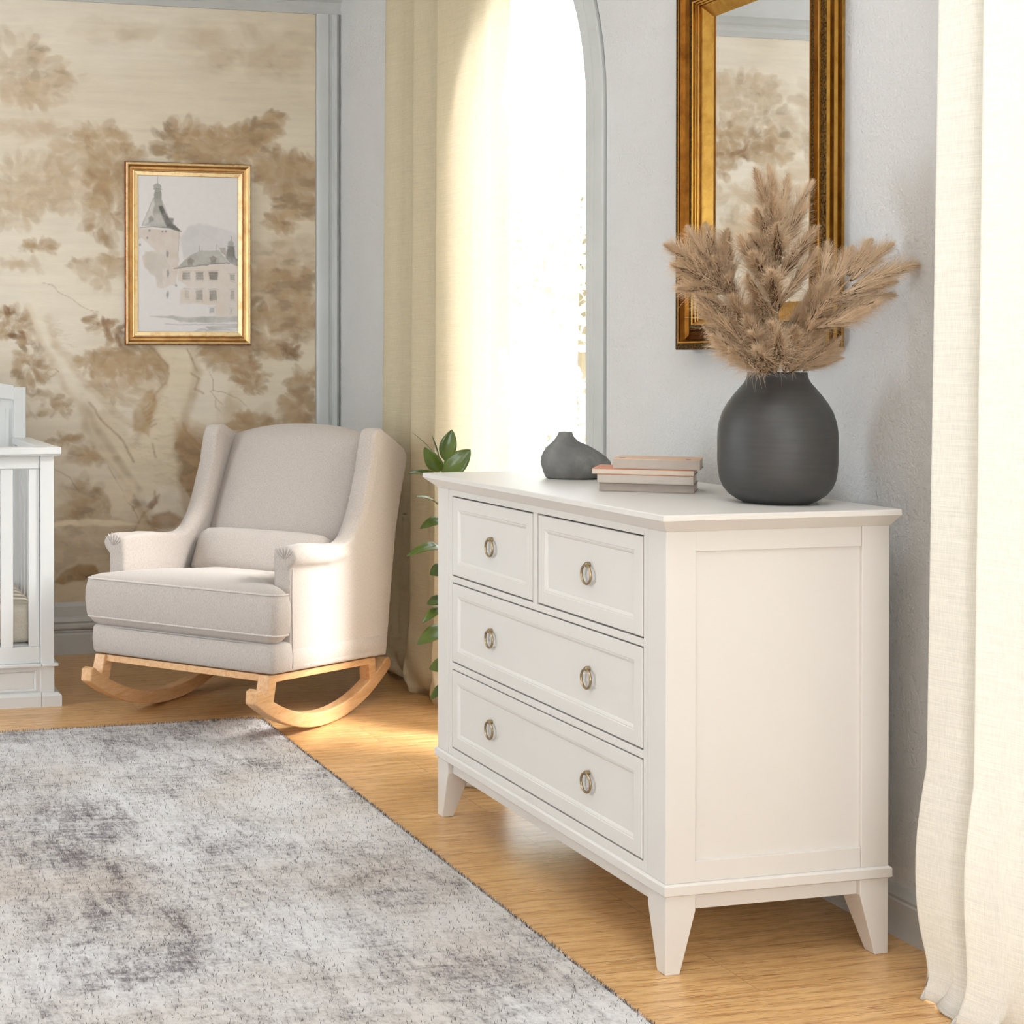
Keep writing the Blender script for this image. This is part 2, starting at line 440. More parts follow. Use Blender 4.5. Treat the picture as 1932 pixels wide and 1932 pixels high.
nr = np.random.RandomState(11)
def vnoise(X, Y, s, octv=4, seed=0, ay=1.0, pers=.55):
    """value noise on coordinates, feature size s (x) and s*ay (y)"""
    out = np.zeros_like(X); amp = 1; tot = 0
    for o in range(octv):
        r = np.random.RandomState(seed*131+o); G = r.rand(257, 257)
        u = X/(s/2**o)+37.3*o; w = Y/(s*ay/2**o)+11.7*o
        i = np.floor(u).astype(int); j = np.floor(w).astype(int); fu = u-i; fw = w-j
        fu = fu*fu*(3-2*fu); fw = fw*fw*(3-2*fw)
        i0, i1, j0, j1 = i % 256, (i+1) % 256, j % 256, (j+1) % 256
        out += amp*((G[j0,i0]*(1-fu)+G[j0,i1]*fu)*(1-fw)+(G[j1,i0]*(1-fu)+G[j1,i1]*fu)*fw)
        tot += amp; amp *= pers
    return out/tot
def sm(x, a, b):
    t = np.clip((x-a)/(b-a), 0, 1); return t*t*(3-2*t)
class Canvas:
    def __init__(s, X, Y, base):
        s.X, s.Y = X, Y; s.C = np.zeros(X.shape+(3,)); s.C[:] = base; s.wx = s.wy = 0
    def lay(s, mask, col, a=1.0):
        k = (mask*a)[..., None]; s.C = s.C*(1-k)+np.array(col)*k
    def warp(s, amt, size, seed):
        s.wx = (vnoise(s.X, s.Y, size, 3, seed)-.5)*2*amt; s.wy = (vnoise(s.X, s.Y, size, 3, seed+5)-.5)*2*amt
    def ell(s, cx, cy, rx, ry, ang, col, a, soft=.25):
        R_ = max(rx, ry)*1.5
        j = np.where((np.abs(s.Y[:, 0]-cy) < R_))[0]; i = np.where((np.abs(s.X[0]-cx) < R_))[0]
        if len(i) < 1 or len(j) < 1: return
        sl = (slice(j[0], j[-1]+1), slice(i[0], i[-1]+1))
        wx = s.wx[sl] if hasattr(s.wx, 'shape') else 0; wy = s.wy[sl] if hasattr(s.wy, 'shape') else 0
        x = s.X[sl]-cx+wx; y = s.Y[sl]-cy+wy
        c, d = math.cos(ang), math.sin(ang); u = (x*c+y*d)/rx; w = (-x*d+y*c)/ry
        k = (1-sm(np.sqrt(u*u+w*w), 1-soft, 1+soft))[..., None]*a
        s.C[sl] = s.C[sl]*(1-k)+np.array(col)*k
    def poly(s, pts, col, a, soft=2.0):
        x0 = min(p[0] for p in pts)-14; x1 = max(p[0] for p in pts)+14; y0 = min(p[1] for p in pts)-14; y1 = max(p[1] for p in pts)+14
        j = np.where((s.Y[:, 0] > y0) & (s.Y[:, 0] < y1))[0]; i = np.where((s.X[0] > x0) & (s.X[0] < x1))[0]
        if len(i) < 1 or len(j) < 1: return
        sl = (slice(j[0], j[-1]+1), slice(i[0], i[-1]+1))
        x = s.X[sl]+(s.wx[sl] if hasattr(s.wx, 'shape') else 0); y = s.Y[sl]+(s.wy[sl] if hasattr(s.wy, 'shape') else 0)
        ins = np.zeros(x.shape, bool); d = np.full(x.shape, 1e9); n = len(pts)
        for k in range(n):
            (ax, ay), (bx, by) = pts[k], pts[(k+1) % n]
            if ay != by:
                ins ^= ((ay > y) != (by > y)) & (x < (bx-ax)*(y-ay)/(by-ay)+ax)
            t = np.clip(((x-ax)*(bx-ax)+(y-ay)*(by-ay))/((bx-ax)**2+(by-ay)**2+1e-9), 0, 1)
            d = np.minimum(d, np.hypot(x-ax-t*(bx-ax), y-ay-t*(by-ay)))
        sd = np.where(ins, d, -d); k = sm(sd, -soft, soft)[..., None]*a
        if getattr(s, 'tex', None) is not None: k = np.clip(k*(s.tex[sl][..., None]), 0, 1)
        s.C[sl] = s.C[sl]*(1-k)+np.array(col)*k
    def line(s, pts, wd, col, a, soft=.8):
        for (ax, ay), (bx, by) in zip(pts[:-1], pts[1:]):
            w0 = wd+soft+2+6
            j = np.where((s.Y[:, 0] > min(ay,by)-w0) & (s.Y[:, 0] < max(ay,by)+w0))[0]; i = np.where((s.X[0] > min(ax,bx)-w0) & (s.X[0] < max(ax,bx)+w0))[0]
            if len(i) < 1 or len(j) < 1: continue
            sl = (slice(j[0], j[-1]+1), slice(i[0], i[-1]+1))
            x = s.X[sl]+(s.wx[sl] if hasattr(s.wx, 'shape') else 0); y = s.Y[sl]+(s.wy[sl] if hasattr(s.wy, 'shape') else 0)
            t = np.clip(((x-ax)*(bx-ax)+(y-ay)*(by-ay))/((bx-ax)**2+(by-ay)**2+1e-9), 0, 1)
            d = np.hypot(x-ax-t*(bx-ax), y-ay-t*(by-ay)); k = (1-sm(d, wd-soft, wd+soft))[..., None]*a
            s.C[sl] = s.C[sl]*(1-k)+np.array(col)*k

# the mural is drawn in image pixel coordinates (u,v), mapped onto the wall; u runs along X, v downwards
def pixel_to_wall(U, V):
    X = (U+367.485)/(495.925-.039*U)
    Z = 1.952-(V-304-(U-236)*.0148*(1-V/660))/475.3
    return np.stack([X, np.full_like(X, YB-.004), Z], -1)
MU = np.arange(-700, 597, 2.3); MV = np.arange(-40, 1165, 2.3)
GX, GY = np.meshgrid(MU, MV)
W_ = lin
cr_, sand, tan_, brn, dbr = W_(220,210,192), W_(204,189,166), W_(182,161,132), W_(160,133,101), W_(132,98,68)
cv = Canvas(GX, GY, cr_)
# soft sky and ground tones of the painting itself
cv.lay(sm(vnoise(GX, GY, 260, 4, 3), .45, .7), W_(210,196,174), .6)
cv.lay(sm(GX, 250, 620), W_(204,188,156), .4)
cv.lay(sm(GY, 700, 1150)*sm(vnoise(GX, GY, 200, 4, 9), .25, .6), W_(192,170,136), .75)
cv.warp(7, 26, 21); cv.tex = np.clip(.55+.95*(vnoise(GX, GY, 22, 4, 93)), .3, 1.25)
def foliage(cx, cy, rx, ry, n, tones, a=.4, size=(10,20), seed=1, ang=0., soft=.22):
    n = int(n*1.25); a *= 1.15
    r = random.Random(seed)
    c, d = math.cos(ang), math.sin(ang)
    for _ in range(n):
        q = math.sqrt(r.random()); t = r.random()*2*math.pi
        u, w = q*rx*math.cos(t), q*ry*math.sin(t)
        s_ = r.uniform(*size)
        th = math.atan2(w*1.2, u)+r.uniform(-.5,.5)
        cv.ell(cx+u*c-w*d, cy+u*d+w*c, s_, s_*r.uniform(.35,.6), th, r.choice(tones), a*r.uniform(.5,1.1), soft)
T1 = [sand, tan_, W_(196,174,144)]; T2 = [tan_, brn, W_(176,150,116)]; T3 = [brn, dbr, tan_]
# distant canopies (u, v, ru, rv, n, tones, a, size, ang)
for k, (cx, cy, rx, ry, n, T, a_, sz, an) in enumerate([
    (20,130,110,60,90,T1,.35,(14,26),.2),(60,175,70,28,50,T1,.35,(10,20),.1),(130,150,40,14,16,T1,.3,(10,18),0),
    (300,60,160,22,30,T1,.12,(20,40),0),(500,70,110,40,30,T1,.14,(20,40),0),(470,110,90,24,24,T1,.16,(16,30),0),
    (50,240,60,14,24,T1,.22,(12,24),0),(90,262,60,18,24,T1,.2,(10,20),0),
    (190,262,50,30,60,T1,.4,(9,18),.1),(160,300,60,34,80,T1,.42,(9,20),.2),(220,315,60,45,90,T2,.32,(9,20),.1),
    (225,252,22,10,14,T2,.35,(9,14),0),(165,262,26,12,16,T2,.35,(9,14),0),
    (340,262,52,36,90,T2,.35,(9,18),-.2),(430,268,80,36,150,T2,.42,(9,18),-.35),(500,232,46,20,60,T2,.42,(8,15),-.5),
    (470,250,60,26,70,T2,.42,(9,16),-.4),(410,290,70,22,60,T2,.3,(9,18),0),
    (545,330,60,44,130,T2,.42,(10,20),.3),(560,380,44,20,60,T2,.4,(9,17),.2),(520,300,50,28,60,T2,.36,(9,17),.1),
    (530,410,34,16,24,T2,.5,(10,18),.1),(590,300,30,16,24,T2,.4,(8,14),.2),
    (60,350,80,50,110,T1,.4,(9,20),-.2),(30,400,60,34,60,T1,.38,(9,18),-.3),(130,372,60,26,50,T1,.36,(9,18),0),
    (200,400,40,60,90,T2,.3,(9,18),.2),(190,350,34,30,40,T2,.3,(9,16),.1),
    (30,330,40,30,30,T1,.3,(9,18),0),(110,330,26,20,24,T1,.4,(7,14),0),
    (75,466,36,14,30,T2,.35,(7,13),.1),(40,500,50,14,30,T1,.35,(8,14),.1),(25,610,44,30,60,T2,.35,(7,14),.2),
    (40,640,24,10,16,T3,.5,(6,11),.2),(12,596,26,12,16,T3,.45,(6,11),0),(60,690,40,40,70,T2,.35,(8,14),.4),
    (150,500,20,14,20,T2,.3,(7,12),0),(212,492,30,12,24,T2,.5,(6,12),-.1),(196,520,50,34,40,T1,.4,(10,20),0),
    (195,612,40,18,40,T3,.45,(6,12),.25),(225,640,24,14,24,T3,.4,(6,12),.1),(230,690,60,30,90,T2,.42,(7,15),.2),
    (180,690,40,20,50,T2,.4,(7,13),.3),(270,670,60,24,80,T2,.42,(7,15),.1),(300,690,34,28,60,T3,.28,(7,14),.5),
    (175,735,34,16,30,T3,.28,(7,13),.1),(215,740,60,20,40,T1,.42,(9,18),.1),
    (500,560,80,60,130,T2,.34,(10,22),0),(540,520,60,40,80,T2,.36,(10,22),0),(560,600,50,40,70,T2,.3,(10,22),0),
    (520,480,70,24,50,T1,.36,(12,24),0),(560,455,50,16,30,T1,.4,(10,20),0),
    (430,675,60,26,80,T3,.26,(7,14),.3),(420,660,50,20,60,T2,.42,(7,14),.2),(465,690,50,16,50,T2,.42,(6,12),.5),
    (470,725,34,16,60,T3,.3,(5,11),.5),(500,650,50,20,50,T2,.35,(8,16),.2),(545,660,26,12,30,T3,.4,(6,12),.7),
    (565,770,34,34,90,T2,.42,(8,16),.3),(575,720,30,24,40,T2,.35,(8,16),0),
    (475,803,46,20,80,T2,.5,(8,15),0),
    (112,768,24,14,26,T2,.36,(5,10),.1),(60,775,30,10,20,T1,.4,(6,12),0),(95,750,40,14,24,T2,.24,(7,14),.2),
    (120,828,30,8,24,T2,.4,(7,14),0),(175,858,50,14,40,T2,.34,(10,20),0),
    (150,945,40,40,60,T2,.2,(10,22),0),(185,960,40,26,60,T2,.34,(6,14),1.3),(150,985,50,14,50,T2,.4,(7,14),0),
    (265,945,30,16,30,T2,.35,(7,14),.3),(360,860,40,60,80,T2,.36,(8,16),.9),(355,900,40,36,70,T2,.4,(8,16),.5),
    (350,965,40,24,60,T3,.4,(7,13),.6),(300,985,36,14,40,T3,.4,(6,12),0),(345,995,30,12,24,T2,.4,(8,16),0),
    (150,1020,90,30,40,T1,.3,(20,40),0),(260,1010,60,20,30,T1,.3,(16,30),0),(560,950,80,140,60,T2,.3,(20,40),0),
    (450,900,120,140,80,T2,.24,(20,40),0),
    # the stretch seen in the mirror, further along the wall
    (-230,110,120,34,120,T1,.4,(10,22),.05),(-160,140,60,40,60,T1,.35,(10,22),0),(-280,170,90,44,110,T1,.34,(10,20),0),
    (-190,205,50,26,60,T2,.34,(8,16),.2),(-250,225,110,24,120,T2,.38,(8,16),.2),(-215,250,90,16,90,T3,.3,(7,14),.25),
    (-310,240,60,24,70,T2,.34,(8,16),.1),(-170,280,50,26,60,T2,.3,(8,16),.2),(-240,330,110,18,50,T1,.3,(14,26),0),
    (-210,400,70,30,40,T1,.3,(12,24),0),(-300,420,80,40,50,T1,.35,(12,24),0),(-450,300,160,160,160,T1,.3,(16,34),0),
    (-420,600,180,120,130,T1,.3,(16,34),0),(-200,700,150,100,120,T1,.3,(14,30),0),(-500,150,180,80,80,T1,.25,(16,34),0)]):
    foliage(cx, cy, rx, ry, n, T, a_, sz, k+1, an)
# trunks, pale bark
cv.warp(5, 34, 33)
bark, bark2 = W_(222,211,192), W_(212,198,172)
cv.poly([(35,520),(62,505),(84,560),(95,600),(110,650),(140,690),(170,725),(215,770),(255,800),(290,850),(330,900),(365,950),(372,1005),(300,1010),(270,960),(235,900),(200,850),(165,800),(160,770),(120,730),(95,680),(72,640),(52,580)], bark, .9, 3)
cv.poly([(60,470),(100,480),(130,512),(180,545),(236,560),(236,600),(190,595),(130,560),(90,528)], bark, .8, 4)
cv.poly([(284,648),(300,665),(318,690),(312,720),(296,745),(282,780),(262,815),(245,840),(262,880),(300,915),(335,925),(345,880),(330,850),(338,810),(352,775),(360,740),(368,705),(362,660),(350,640)], bark2, .92, 2.5)
def edge_shade(pts, wd, col, a):
    cv.line(pts, wd, col, a, wd*.9)
edge_shade([(160,770),(165,800),(200,850),(235,900),(270,960),(300,1005)], 11, tan_, .45)
edge_shade([(92,600),(105,650),(138,692),(168,728),(212,775),(250,802)], 7, W_(190,168,138), .4)
edge_shade([(52,580),(72,640),(95,680),(120,730),(158,772)], 7, W_(196,176,148), .4)
edge_shade([(366,660),(372,700),(362,745),(348,790),(344,850),(350,880),(344,920)], 8, tan_, .5)
edge_shade([(286,650),(312,690),(306,728),(288,770),(262,815),(240,850),(262,890)], 7, tan_, .4)
cv.poly([(200,690),(240,660),(290,655),(310,690),(300,730),(270,750),(250,730),(215,735)], W_(176,150,116), .35, 6)
cv.poly([(375,655),(420,650),(480,700),(500,730),(470,742),(430,705),(390,690)], W_(170,144,110), .4, 5)
cv.poly([(165,790),(195,770),(225,790),(250,830),(300,890),(300,940),(250,930),(215,880),(180,850)], bark2, .75, 5)
edge_shade([(168,775),(185,812),(220,862),(262,925)], 6, brn, .3)
cv.poly([(330,850),(350,800),(372,815),(390,850),(400,900),(385,960),(365,1000),(345,960),(335,905)], W_(168,138,102), .45, 6)
# trunk hatch and dark fissures
r_ = random.Random(5)
for k in range(150):
    t = r_.random(); x = 245+t*110+r_.uniform(-30,30); y = 680+t*240
    cv.line([(x,y),(x+r_.uniform(6,16),y+r_.uniform(-6,6))], 1.6, tan_, .16)
for k in range(120):
    t = r_.random(); x = 90+t*230+r_.uniform(-18,18); y = 600+t*330
    cv.line([(x,y),(x+r_.uniform(5,14),y+r_.uniform(-3,5))], 1.6, tan_, .16)
cv.poly([(255,770),(275,740),(290,735),(296,760),(286,790),(280,825),(262,815),(248,815)], W_(172,144,106), .75, 4)
for k in range(6): cv.line([(268+k*3,803-0+k*7-30),(282+k*2,788+k*8-26)], 1.6, brn, .55, 1.4)
for pl_ in ([(284,652),(300,668),(316,688),(318,705),(310,725),(296,742),(288,760)], [(284,838),(290,852),(292,862)], [(292,928),(294,945),(286,958),(272,968),(262,985),(252,1000)], [(345,800),(352,815),(366,832),(382,850)], [(170,762),(190,790),(225,825),(252,870)], [(360,705),(372,716),(366,735),(382,742)], [(352,660),(364,680),(372,700)]):
    cv.line(pl_, 2.2, brn, .5, 1.8)
cv.poly([(276,958),(290,940),(302,932),(296,948),(286,962)], W_(140,104,72), .6, 3)
cv.poly([(330,800),(352,802),(358,826),(380,846),(382,880),(350,870),(330,850)], W_(166,134,96), .45, 9)
cv.poly([(285,975),(320,965),(345,985),(330,1000),(290,1000)], W_(150,112,72), .6, 5)
# bare twigs
for pl_ in ([(395,700),(402,716),(404,735),(398,738),(408,750),(406,768),(416,778)], [(404,735),(424,742),(446,752),(466,768)], [(408,750),(420,764)], [(376,298),(400,280),(436,262),(472,238)], [(400,280),(420,284)], [(205,880),(236,940),(250,960),(262,985)], [(105,888),(130,900),(150,930)], [(80,535),(96,538),(110,550),(128,560),(150,575),(184,588)], [(85,705),(92,698),(104,698),(108,702),(96,712),(86,706)]):
    cv.line(pl_, .8, brn, .5, .8)
# rock, water edge
cv.poly([(100,1098),(125,1075),(150,1066),(178,1068),(188,1088),(160,1094),(120,1104)], W_(160,132,98), .85, 3)
cv.poly([(80,984),(215,980),(260,990),(215,992),(100,994)], W_(222,206,178), .85, 3)
cv.poly([(200,905),(255,900),(250,945),(220,970),(205,950)], W_(216,198,170), .6, 4)
# paper mottling and horizontal brush weave
cv.C *= 1.14
cv.C *= (1+.10*(vnoise(GX, GY, 60, 5, 51)-.5)+.07*(vnoise(GX, GY, 90, 4, 52, .08)-.5)*2)[..., None]
st = sm(vnoise(GX, GY, 34, 4, 61, .45), .52, .66)*sm(vnoise(GX, GY, 150, 3, 62), .42, .6)
dk = 1-np.clip(cv.C[..., 1]/cr_[1], 0, 1)
cv.C *= (1-.22*st*np.clip(dk*3, 0, 1))[..., None]
mural = gridmesh('trim_1', MURAL, MU, MV, pixel_to_wall, np.clip(cv.C, 0, 1))
mural['kind'] = 'structure'; mural['label'] = 'sepia landscape mural wallpaper panel with trees'
del cv

# panel mouldings around the mural
bm = bmesh.new()
TH = [(0,0),(0,.018),(.012,.022),(.05,.022),(.056,.016),(.066,.016),(.07,.026),(.084,.028),(.09,.02),(.1,.012),(.103,0)]
# right stile, from mural edge (X 2.037) to the corner
loft(bm, [[(2.037+a_, YB-b_, z) for a_, b_ in TH] for z in (.205, 2.5755)])
struct('trim_2', bm, TRIM, smooth=True, autos=25)
bm = bmesh.new()
BH = [(0,.101),(.026,.101),(.03,.108),(.03,.118),(.024,.124),(.03,.132),(.026,.146),(.02,.15),(.018,.19),(.012,.200),(.010,.206),(0,.206)]
sweep_line(bm, BH, (XL, YB, 0), (2.128, YB, 0), (0,-1,0))
struct('trim_3', bm, TRIMH, smooth=True, autos=25)
bm = bmesh.new()
BB = [(0,0),(.02,0),(.02,.078),(.017,.083),(.017,.087),(.021,.091),(.017,.0985),(.004,.1),(0,.1)]
sweep_line(bm, BB, (XL, YB, 0), (XW, YB, 0), (0,-1,0)); struct('baseboard_back', bm, TRIMH, smooth=True, autos=25)
bm = bmesh.new()
BR_ = [(0,0),(.015,0),(.015,.072),(.012,.076),(.013,.082),(.008,.090),(.004,.1),(0,.1)]
for y0, y1 in ((YF, YB-.02),):
    sweep_line(bm, BR_, (XW, y0, 0), (XW, y1, 0), (-1,0,0))
struct('baseboard_right', bm, TRIMH, smooth=True, autos=25)
bm = bmesh.new()
CR = [(0,2.576),(.016,2.576),(.016,2.60),(.024,2.612),(.024,2.622),(.040,2.630),(.040,2.642),(.034,2.66),(.05,2.70),(.08,2.735),(.085,2.745),(.11,2.755),(.115,2.77),(.15,2.78),(.155,H-.01),(.155,H),(0,H)]
sweep_line(bm, CR, (XL, YB, 0), (XW, YB, 0), (0,-1,0)); struct('trim_4', bm, TRIMH, smooth=True, autos=25)

# ------------------------------------------------------------------ framed watercolour
T = thing('framed_painting', 'gold framed grey watercolour of a turreted castle on the mural wall', 'picture', (1.497, YB-.004, 1.587))
FW, FH = .52, .73
bm = bmesh.new()
PP = [(0,0),(0,.016),(.003,.02),(.008,.022),(.011,.021),(.013,.017),(.02,.010),(.028,.009),(.033,.013),(.036,.014),(.038,.011),(.052,.009),(.055,.004)]
PM = [2,2,0,0,0,1,1,1,0,2,0,0]
nested(bm, (0,0,0), (1,0,0), (0,0,1), (0,-1,0), FW, FH, PP, fill=False, back=True, mats=PM)
obj('frame', bm, [PGOLD, PSCOOP, PRED], T)
AW, AH = FW-.108, FH-.108
PU = np.arange(0, 207.01, 1.0); PV = np.arange(0, 310.01, 1.0)
gx, gy = np.meshgrid(PU, PV)   # grid of the sheet: 207 x 310
pc = Canvas(gx, gy, W_(232,227,224))
pc.warp(1.8, 12, 71); pc.tex = .35+1.25*vnoise(gx, gy, 22, 5, 91)
# sheet grid from pixels of an enlarged image crop: x' = (x-130)/5.02, y' = (y-115)/5.22
def P_(*pts): return [((x-130)/5.0, (y-115)/5.24) for x, y in pts]
ink, wash, roofc, peach = W_(96,94,90), W_(196,192,184), W_(172,170,162), W_(216,202,188)
pc.poly(P_((560,760),(640,640),(760,600),(950,640),(1170,700),(1170,1000),(1000,860),(760,900),(600,980)), W_(214,210,208), .8, 3)
pc.poly(P_((130,660),(560,680),(545,1000),(520,1270),(460,1250),(380,1290),(330,1280),(300,1140),(200,1080),(170,960),(250,900),(310,890),(250,840),(170,760),(130,780)), peach, .75, 1.5)
pc.poly(P_((200,900),(400,940),(470,1080),(380,1080),(380,1280),(330,1180),(250,1130),(205,1040)), W_(208,202,190), .7, 2)
pc.poly(P_((170,635),(240,480),(290,340),(360,340),(400,460),(440,550),(500,620),(575,685),(430,655),(300,645)), roofc, .8, 1)
pc.poly(P_((170,635),(230,480),(285,350),(305,420),(280,480),(290,560),(200,630)), W_(220,216,210), .7, 2)
pc.poly(P_((340,430),(380,430),(440,550),(500,560),(495,610),(575,685),(430,650),(380,560)), W_(104,102,97), .85, 1.6)
pc.poly(P_((298,255),(365,255),(370,350),(292,350)), W_(160,158,150), .85, .8)
pc.poly(P_((283,225),(300,202),(330,196),(360,202),(378,225),(366,250),(298,250)), W_(176,174,166), .9, .7)
pc.line(P_((283,250),(378,250)), .8, ink, .8); pc.line(P_((328,196),(328,118)), .5, ink, .7)
pc.line(P_((285,350),(170,635)), .5, ink, .6); pc.line(P_((150,655),(300,645),(430,655),(575,688)), .7, ink, .7)
pc.line(P_((552,690),(545,1000)), .4, ink, .5); pc.line(P_((366,350),(440,540)), .5, ink, .6)
pc.poly(P_((238,560),(262,530),(298,560),(290,590),(250,605)), W_(120,116,110), .6, 1.5)
# house
pc.poly(P_((545,1075),(1075,1020),(1165,1040),(1165,1590),(930,1570),(930,1460),(700,1440),(560,1460),(560,1300),(640,1260),(545,1200)), W_(222,210,196), .8, 2)
pc.poly(P_((520,1075),(640,960),(770,890),(970,880),(1080,1015),(860,1030)), W_(182,180,172), .85, 1)
pc.line(P_((500,1080),(860,1030),(1080,1015)), .9, W_(120,110,100), .8)
pc.poly(P_((970,855),(1030,850),(1045,900),(1040,940),(990,900)), W_(168,160,150), .8, 1)
pc.poly(P_((1060,840),(1130,840),(1140,960),(1165,970),(1165,1050),(1080,1010),(1040,960)), W_(130,127,120), .85, 1.2)
pc.poly(P_((1060,815),(1075,785),(1110,780),(1128,805),(1120,832),(1070,832)), W_(170,168,160), .85, .8)
pc.line(P_((1098,780),(1098,735)), .5, ink, .7); pc.line(P_((765,890),(765,830)), .5, ink, .6); pc.line(P_((945,880),(945,820)), .5, ink, .6); pc.line(P_((1058,838),(1138,838)), .7, ink, .7)
for wx, wy, ww, wh, al in [(590,1120,75,70,.7),(725,1115,80,80,.7),(865,1105,90,90,.9),(1085,1130,50,70,.6),(725,1300,70,110,.6),(870,1300,75,110,.75),(1090,1300,40,100,.5),(870,1490,50,50,.6),(612,1300,45,90,.25),(1085,1500,24,40,.35)]:
    pc.poly(P_((wx,wy),(wx+ww,wy),(wx+ww,wy+wh),(wx,wy+wh)), W_(110,108,104), al*.65, 1.0)
    for k in range(3):
        pc.line(P_((wx,wy+wh*(k+.5)/3),(wx+ww,wy+wh*(k+.4)/3)), .4, ink, al*.5)
    pc.line(P_((wx-14,wy-10),(wx+ww+14,wy-12)), .5, ink, .35); pc.line(P_((wx-8,wy+wh+12),(wx+ww+8,wy+wh+12)), .4, ink, .3)
for wx, wy in [(628,990),(870,960)]:
    pc.poly(P_((wx,wy),(wx+45,wy-25),(wx+95,wy+12),(wx+70,wy+20),(wx+64,wy+55),(wx+12,wy+58),(wx+10,wy+16)), W_(150,140,130), .7, .8)
for wx, wy in [(432,925),(436,1130),(432,1350)]:
    pc.ell((wx-130)/5.0, (wy-115)/5.24, 2.6, 7, 0, ink, .55, .5)
for wx, wy in [(243,690),(380,690),(418,692),(228,762),(520,1260),(150,830)]:
    pc.ell((wx-130)/5.0, (wy-115)/5.24, 2.2, 2.4, 0, ink, .55, .5)
pc.poly(P_((250,1580),(480,1570),(620,1590),(800,1580),(1165,1580),(1165,1630),(900,1650),(560,1630),(480,1600)), W_(176,174,166), .75, 2)
pc.line(P_((410,1660),(1165,1660)), .6, ink, .45)
pc.poly(P_((820,1680),(1165,1665),(1165,1700),(1000,1700),(1160,1720),(700,1735),(760,1700),(860,1710)), W_(184,182,176), .7, 1.5)
pc.C *= (1+.05*(vnoise(gx, gy, 8, 3, 77)-.5))[..., None]
def sheet(U, V): return np.stack([-AW/2+U/207*AW, np.full_like(U, -.0065), AH/2-V/310*AH], -1)
gridmesh('painting_sheet', PAPER, PU, PV, sheet, np.clip(pc.C, 0, 1), T)
del pc

# ------------------------------------------------------------------ gilded mirror
MW, MHt = 3.393-2.822, .905
MC = (XW-.001, (3.393+2.822)/2, 1.183+MHt/2)
T = thing('wall_mirror', 'tall gilded wall mirror hanging above the cream dresser', 'mirror', MC)
bm = bmesh.new()
MP = [(0,0),(0,.007),(.003,.009),(.003,.015),(0,.017),(0,.026),(.003,.028),(.003,.034),(0,.036),(0,.044),(.003,.047),(.016,.047),(.0165,.050),(.020,.050),(.0205,.046),(.026,.036),(.036,.031),(.044,.033),(.050,.038),(.060,.038),(.0605,.040),(.064,.039),(.0645,.034),(.068,.033),(.0685,.029),(.072,.028),(.0725,.023),(.078,.022),(.104,.008)]
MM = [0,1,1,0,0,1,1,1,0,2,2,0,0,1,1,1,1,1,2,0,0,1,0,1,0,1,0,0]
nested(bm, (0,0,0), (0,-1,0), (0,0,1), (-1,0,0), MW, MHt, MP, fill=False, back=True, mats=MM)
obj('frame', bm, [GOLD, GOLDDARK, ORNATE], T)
bm = bmesh.new(); nested(bm, (0,0,0), (0,-1,0), (0,0,1), (-1,0,0), MW, MHt, [(.103,.0075)], fill=True); obj('mirror_glass', bm, MIRR, T)
bm = bmesh.new(); bmesh.ops.create_icosphere(bm, subdivisions=2, radius=.0028)
stud = obj('stud', bm, GOLDDARK, T, smooth=True)
spots = []
for s_ in (-1, 1):
    for inset, prd in ((.0095,.047),(.055,.038)):
        for k in range(9): spots.append((-prd, s_*(MW/2-inset), -MHt/2+.03+(MHt-.06)*k/8+(.02 if inset > .05 else 0)))
    for k in range(5): spots.append((-.047, -MW/2+.08+(MW-.16)*k/4, s_*(MHt/2-.0095)))
spots = [p for p in spots if p[2] < .1+MHt/2-.15]
for i, p in enumerate(spots):
    o = stud if i == 0 else stud.copy()
    if i: COL.objects.link(o)
    o.location = p


# ------------------------------------------------------------------ dresser
DX0, DX1, DY0, DY1 = 1.568, 2.051, 2.570, 3.633
T = thing('dresser', 'cream painted dresser with two small drawers above two wide ones', 'dresser', ((DX0+DX1)/2, (DY0+DY1)/2, 0))
ox, oy = -(DX0+DX1)/2, -(DY0+DY1)/2
def L3(x, y, z): return (x+ox, y+oy, z)
def dbox(bm, x0, x1, y0, y1, z0, z1): box(bm, x0+ox, x1+ox, y0+oy, y1+oy, z0, z1)
# top with chamfered underside
bm = bmesh.new()
tx0, tx1, ty0, ty1 = 1.5405, DX1, DY0-.034, DY1+.033
rg = []
for ix, z in ((.027,.8355),(.002,.8575),(0,.8590),(0,.8680),(.0012,.8695),(.0025,.87)):
    rg.append([L3(tx0+ix, ty0+ix*1.2, z), L3(tx1, ty0+ix*1.2, z), L3(tx1, ty1-ix*1.2, z), L3(tx0+ix, ty1-ix*1.2, z)])
loft(bm, rg); obj('dresser_top', bm, CREAM, T)
# case: corner posts, front rails, sides, back
ST = .063; SI = .018
bm = bmesh.new()
rows = [(.6235,.8175),(.408,.6025),(.194,.3862)]
y0i, y1i = 2.6525, 3.5440
for (y0, y1), (y2, y3) in (((DY0, 2.634), (2.6349, y0i-.0015)), ((3.569, DY1), (y1i+.0015, 3.5681))):
    bm = bmesh.new(); dbox(bm, DX0, DX0+ST, y0, y1, .172, .8355); dbox(bm, DX0+.0008, DX0+.03, y2, y3, .172, .8355)
    obj('front_post', bm, CREAM, T, bevel=.0016)
bm = bmesh.new()
for z0, z1 in ((.8175+.003, .8355), (.6025+.003, .6235-.003), (.3862+.003, .408-.003), (.172, .194-.003)):
    dbox(bm, DX0, DX0+.03, y0i-.0015, y1i+.0015, z0, z1)
dbox(bm, DX0, DX0+.03, 3.0895, 3.1095, .6235-.003, .8175+.003)
obj('front_frame', bm, CREAM, T, bevel=.001)
bm = bmesh.new()
dbox(bm, DX0+.022, DX1-.01, DY0+.02, DY1-.02, .175, .834)
obj('gap_shade_block', bm, GAP, T)  # near-black filler block, paints the shade seen in the drawer gaps
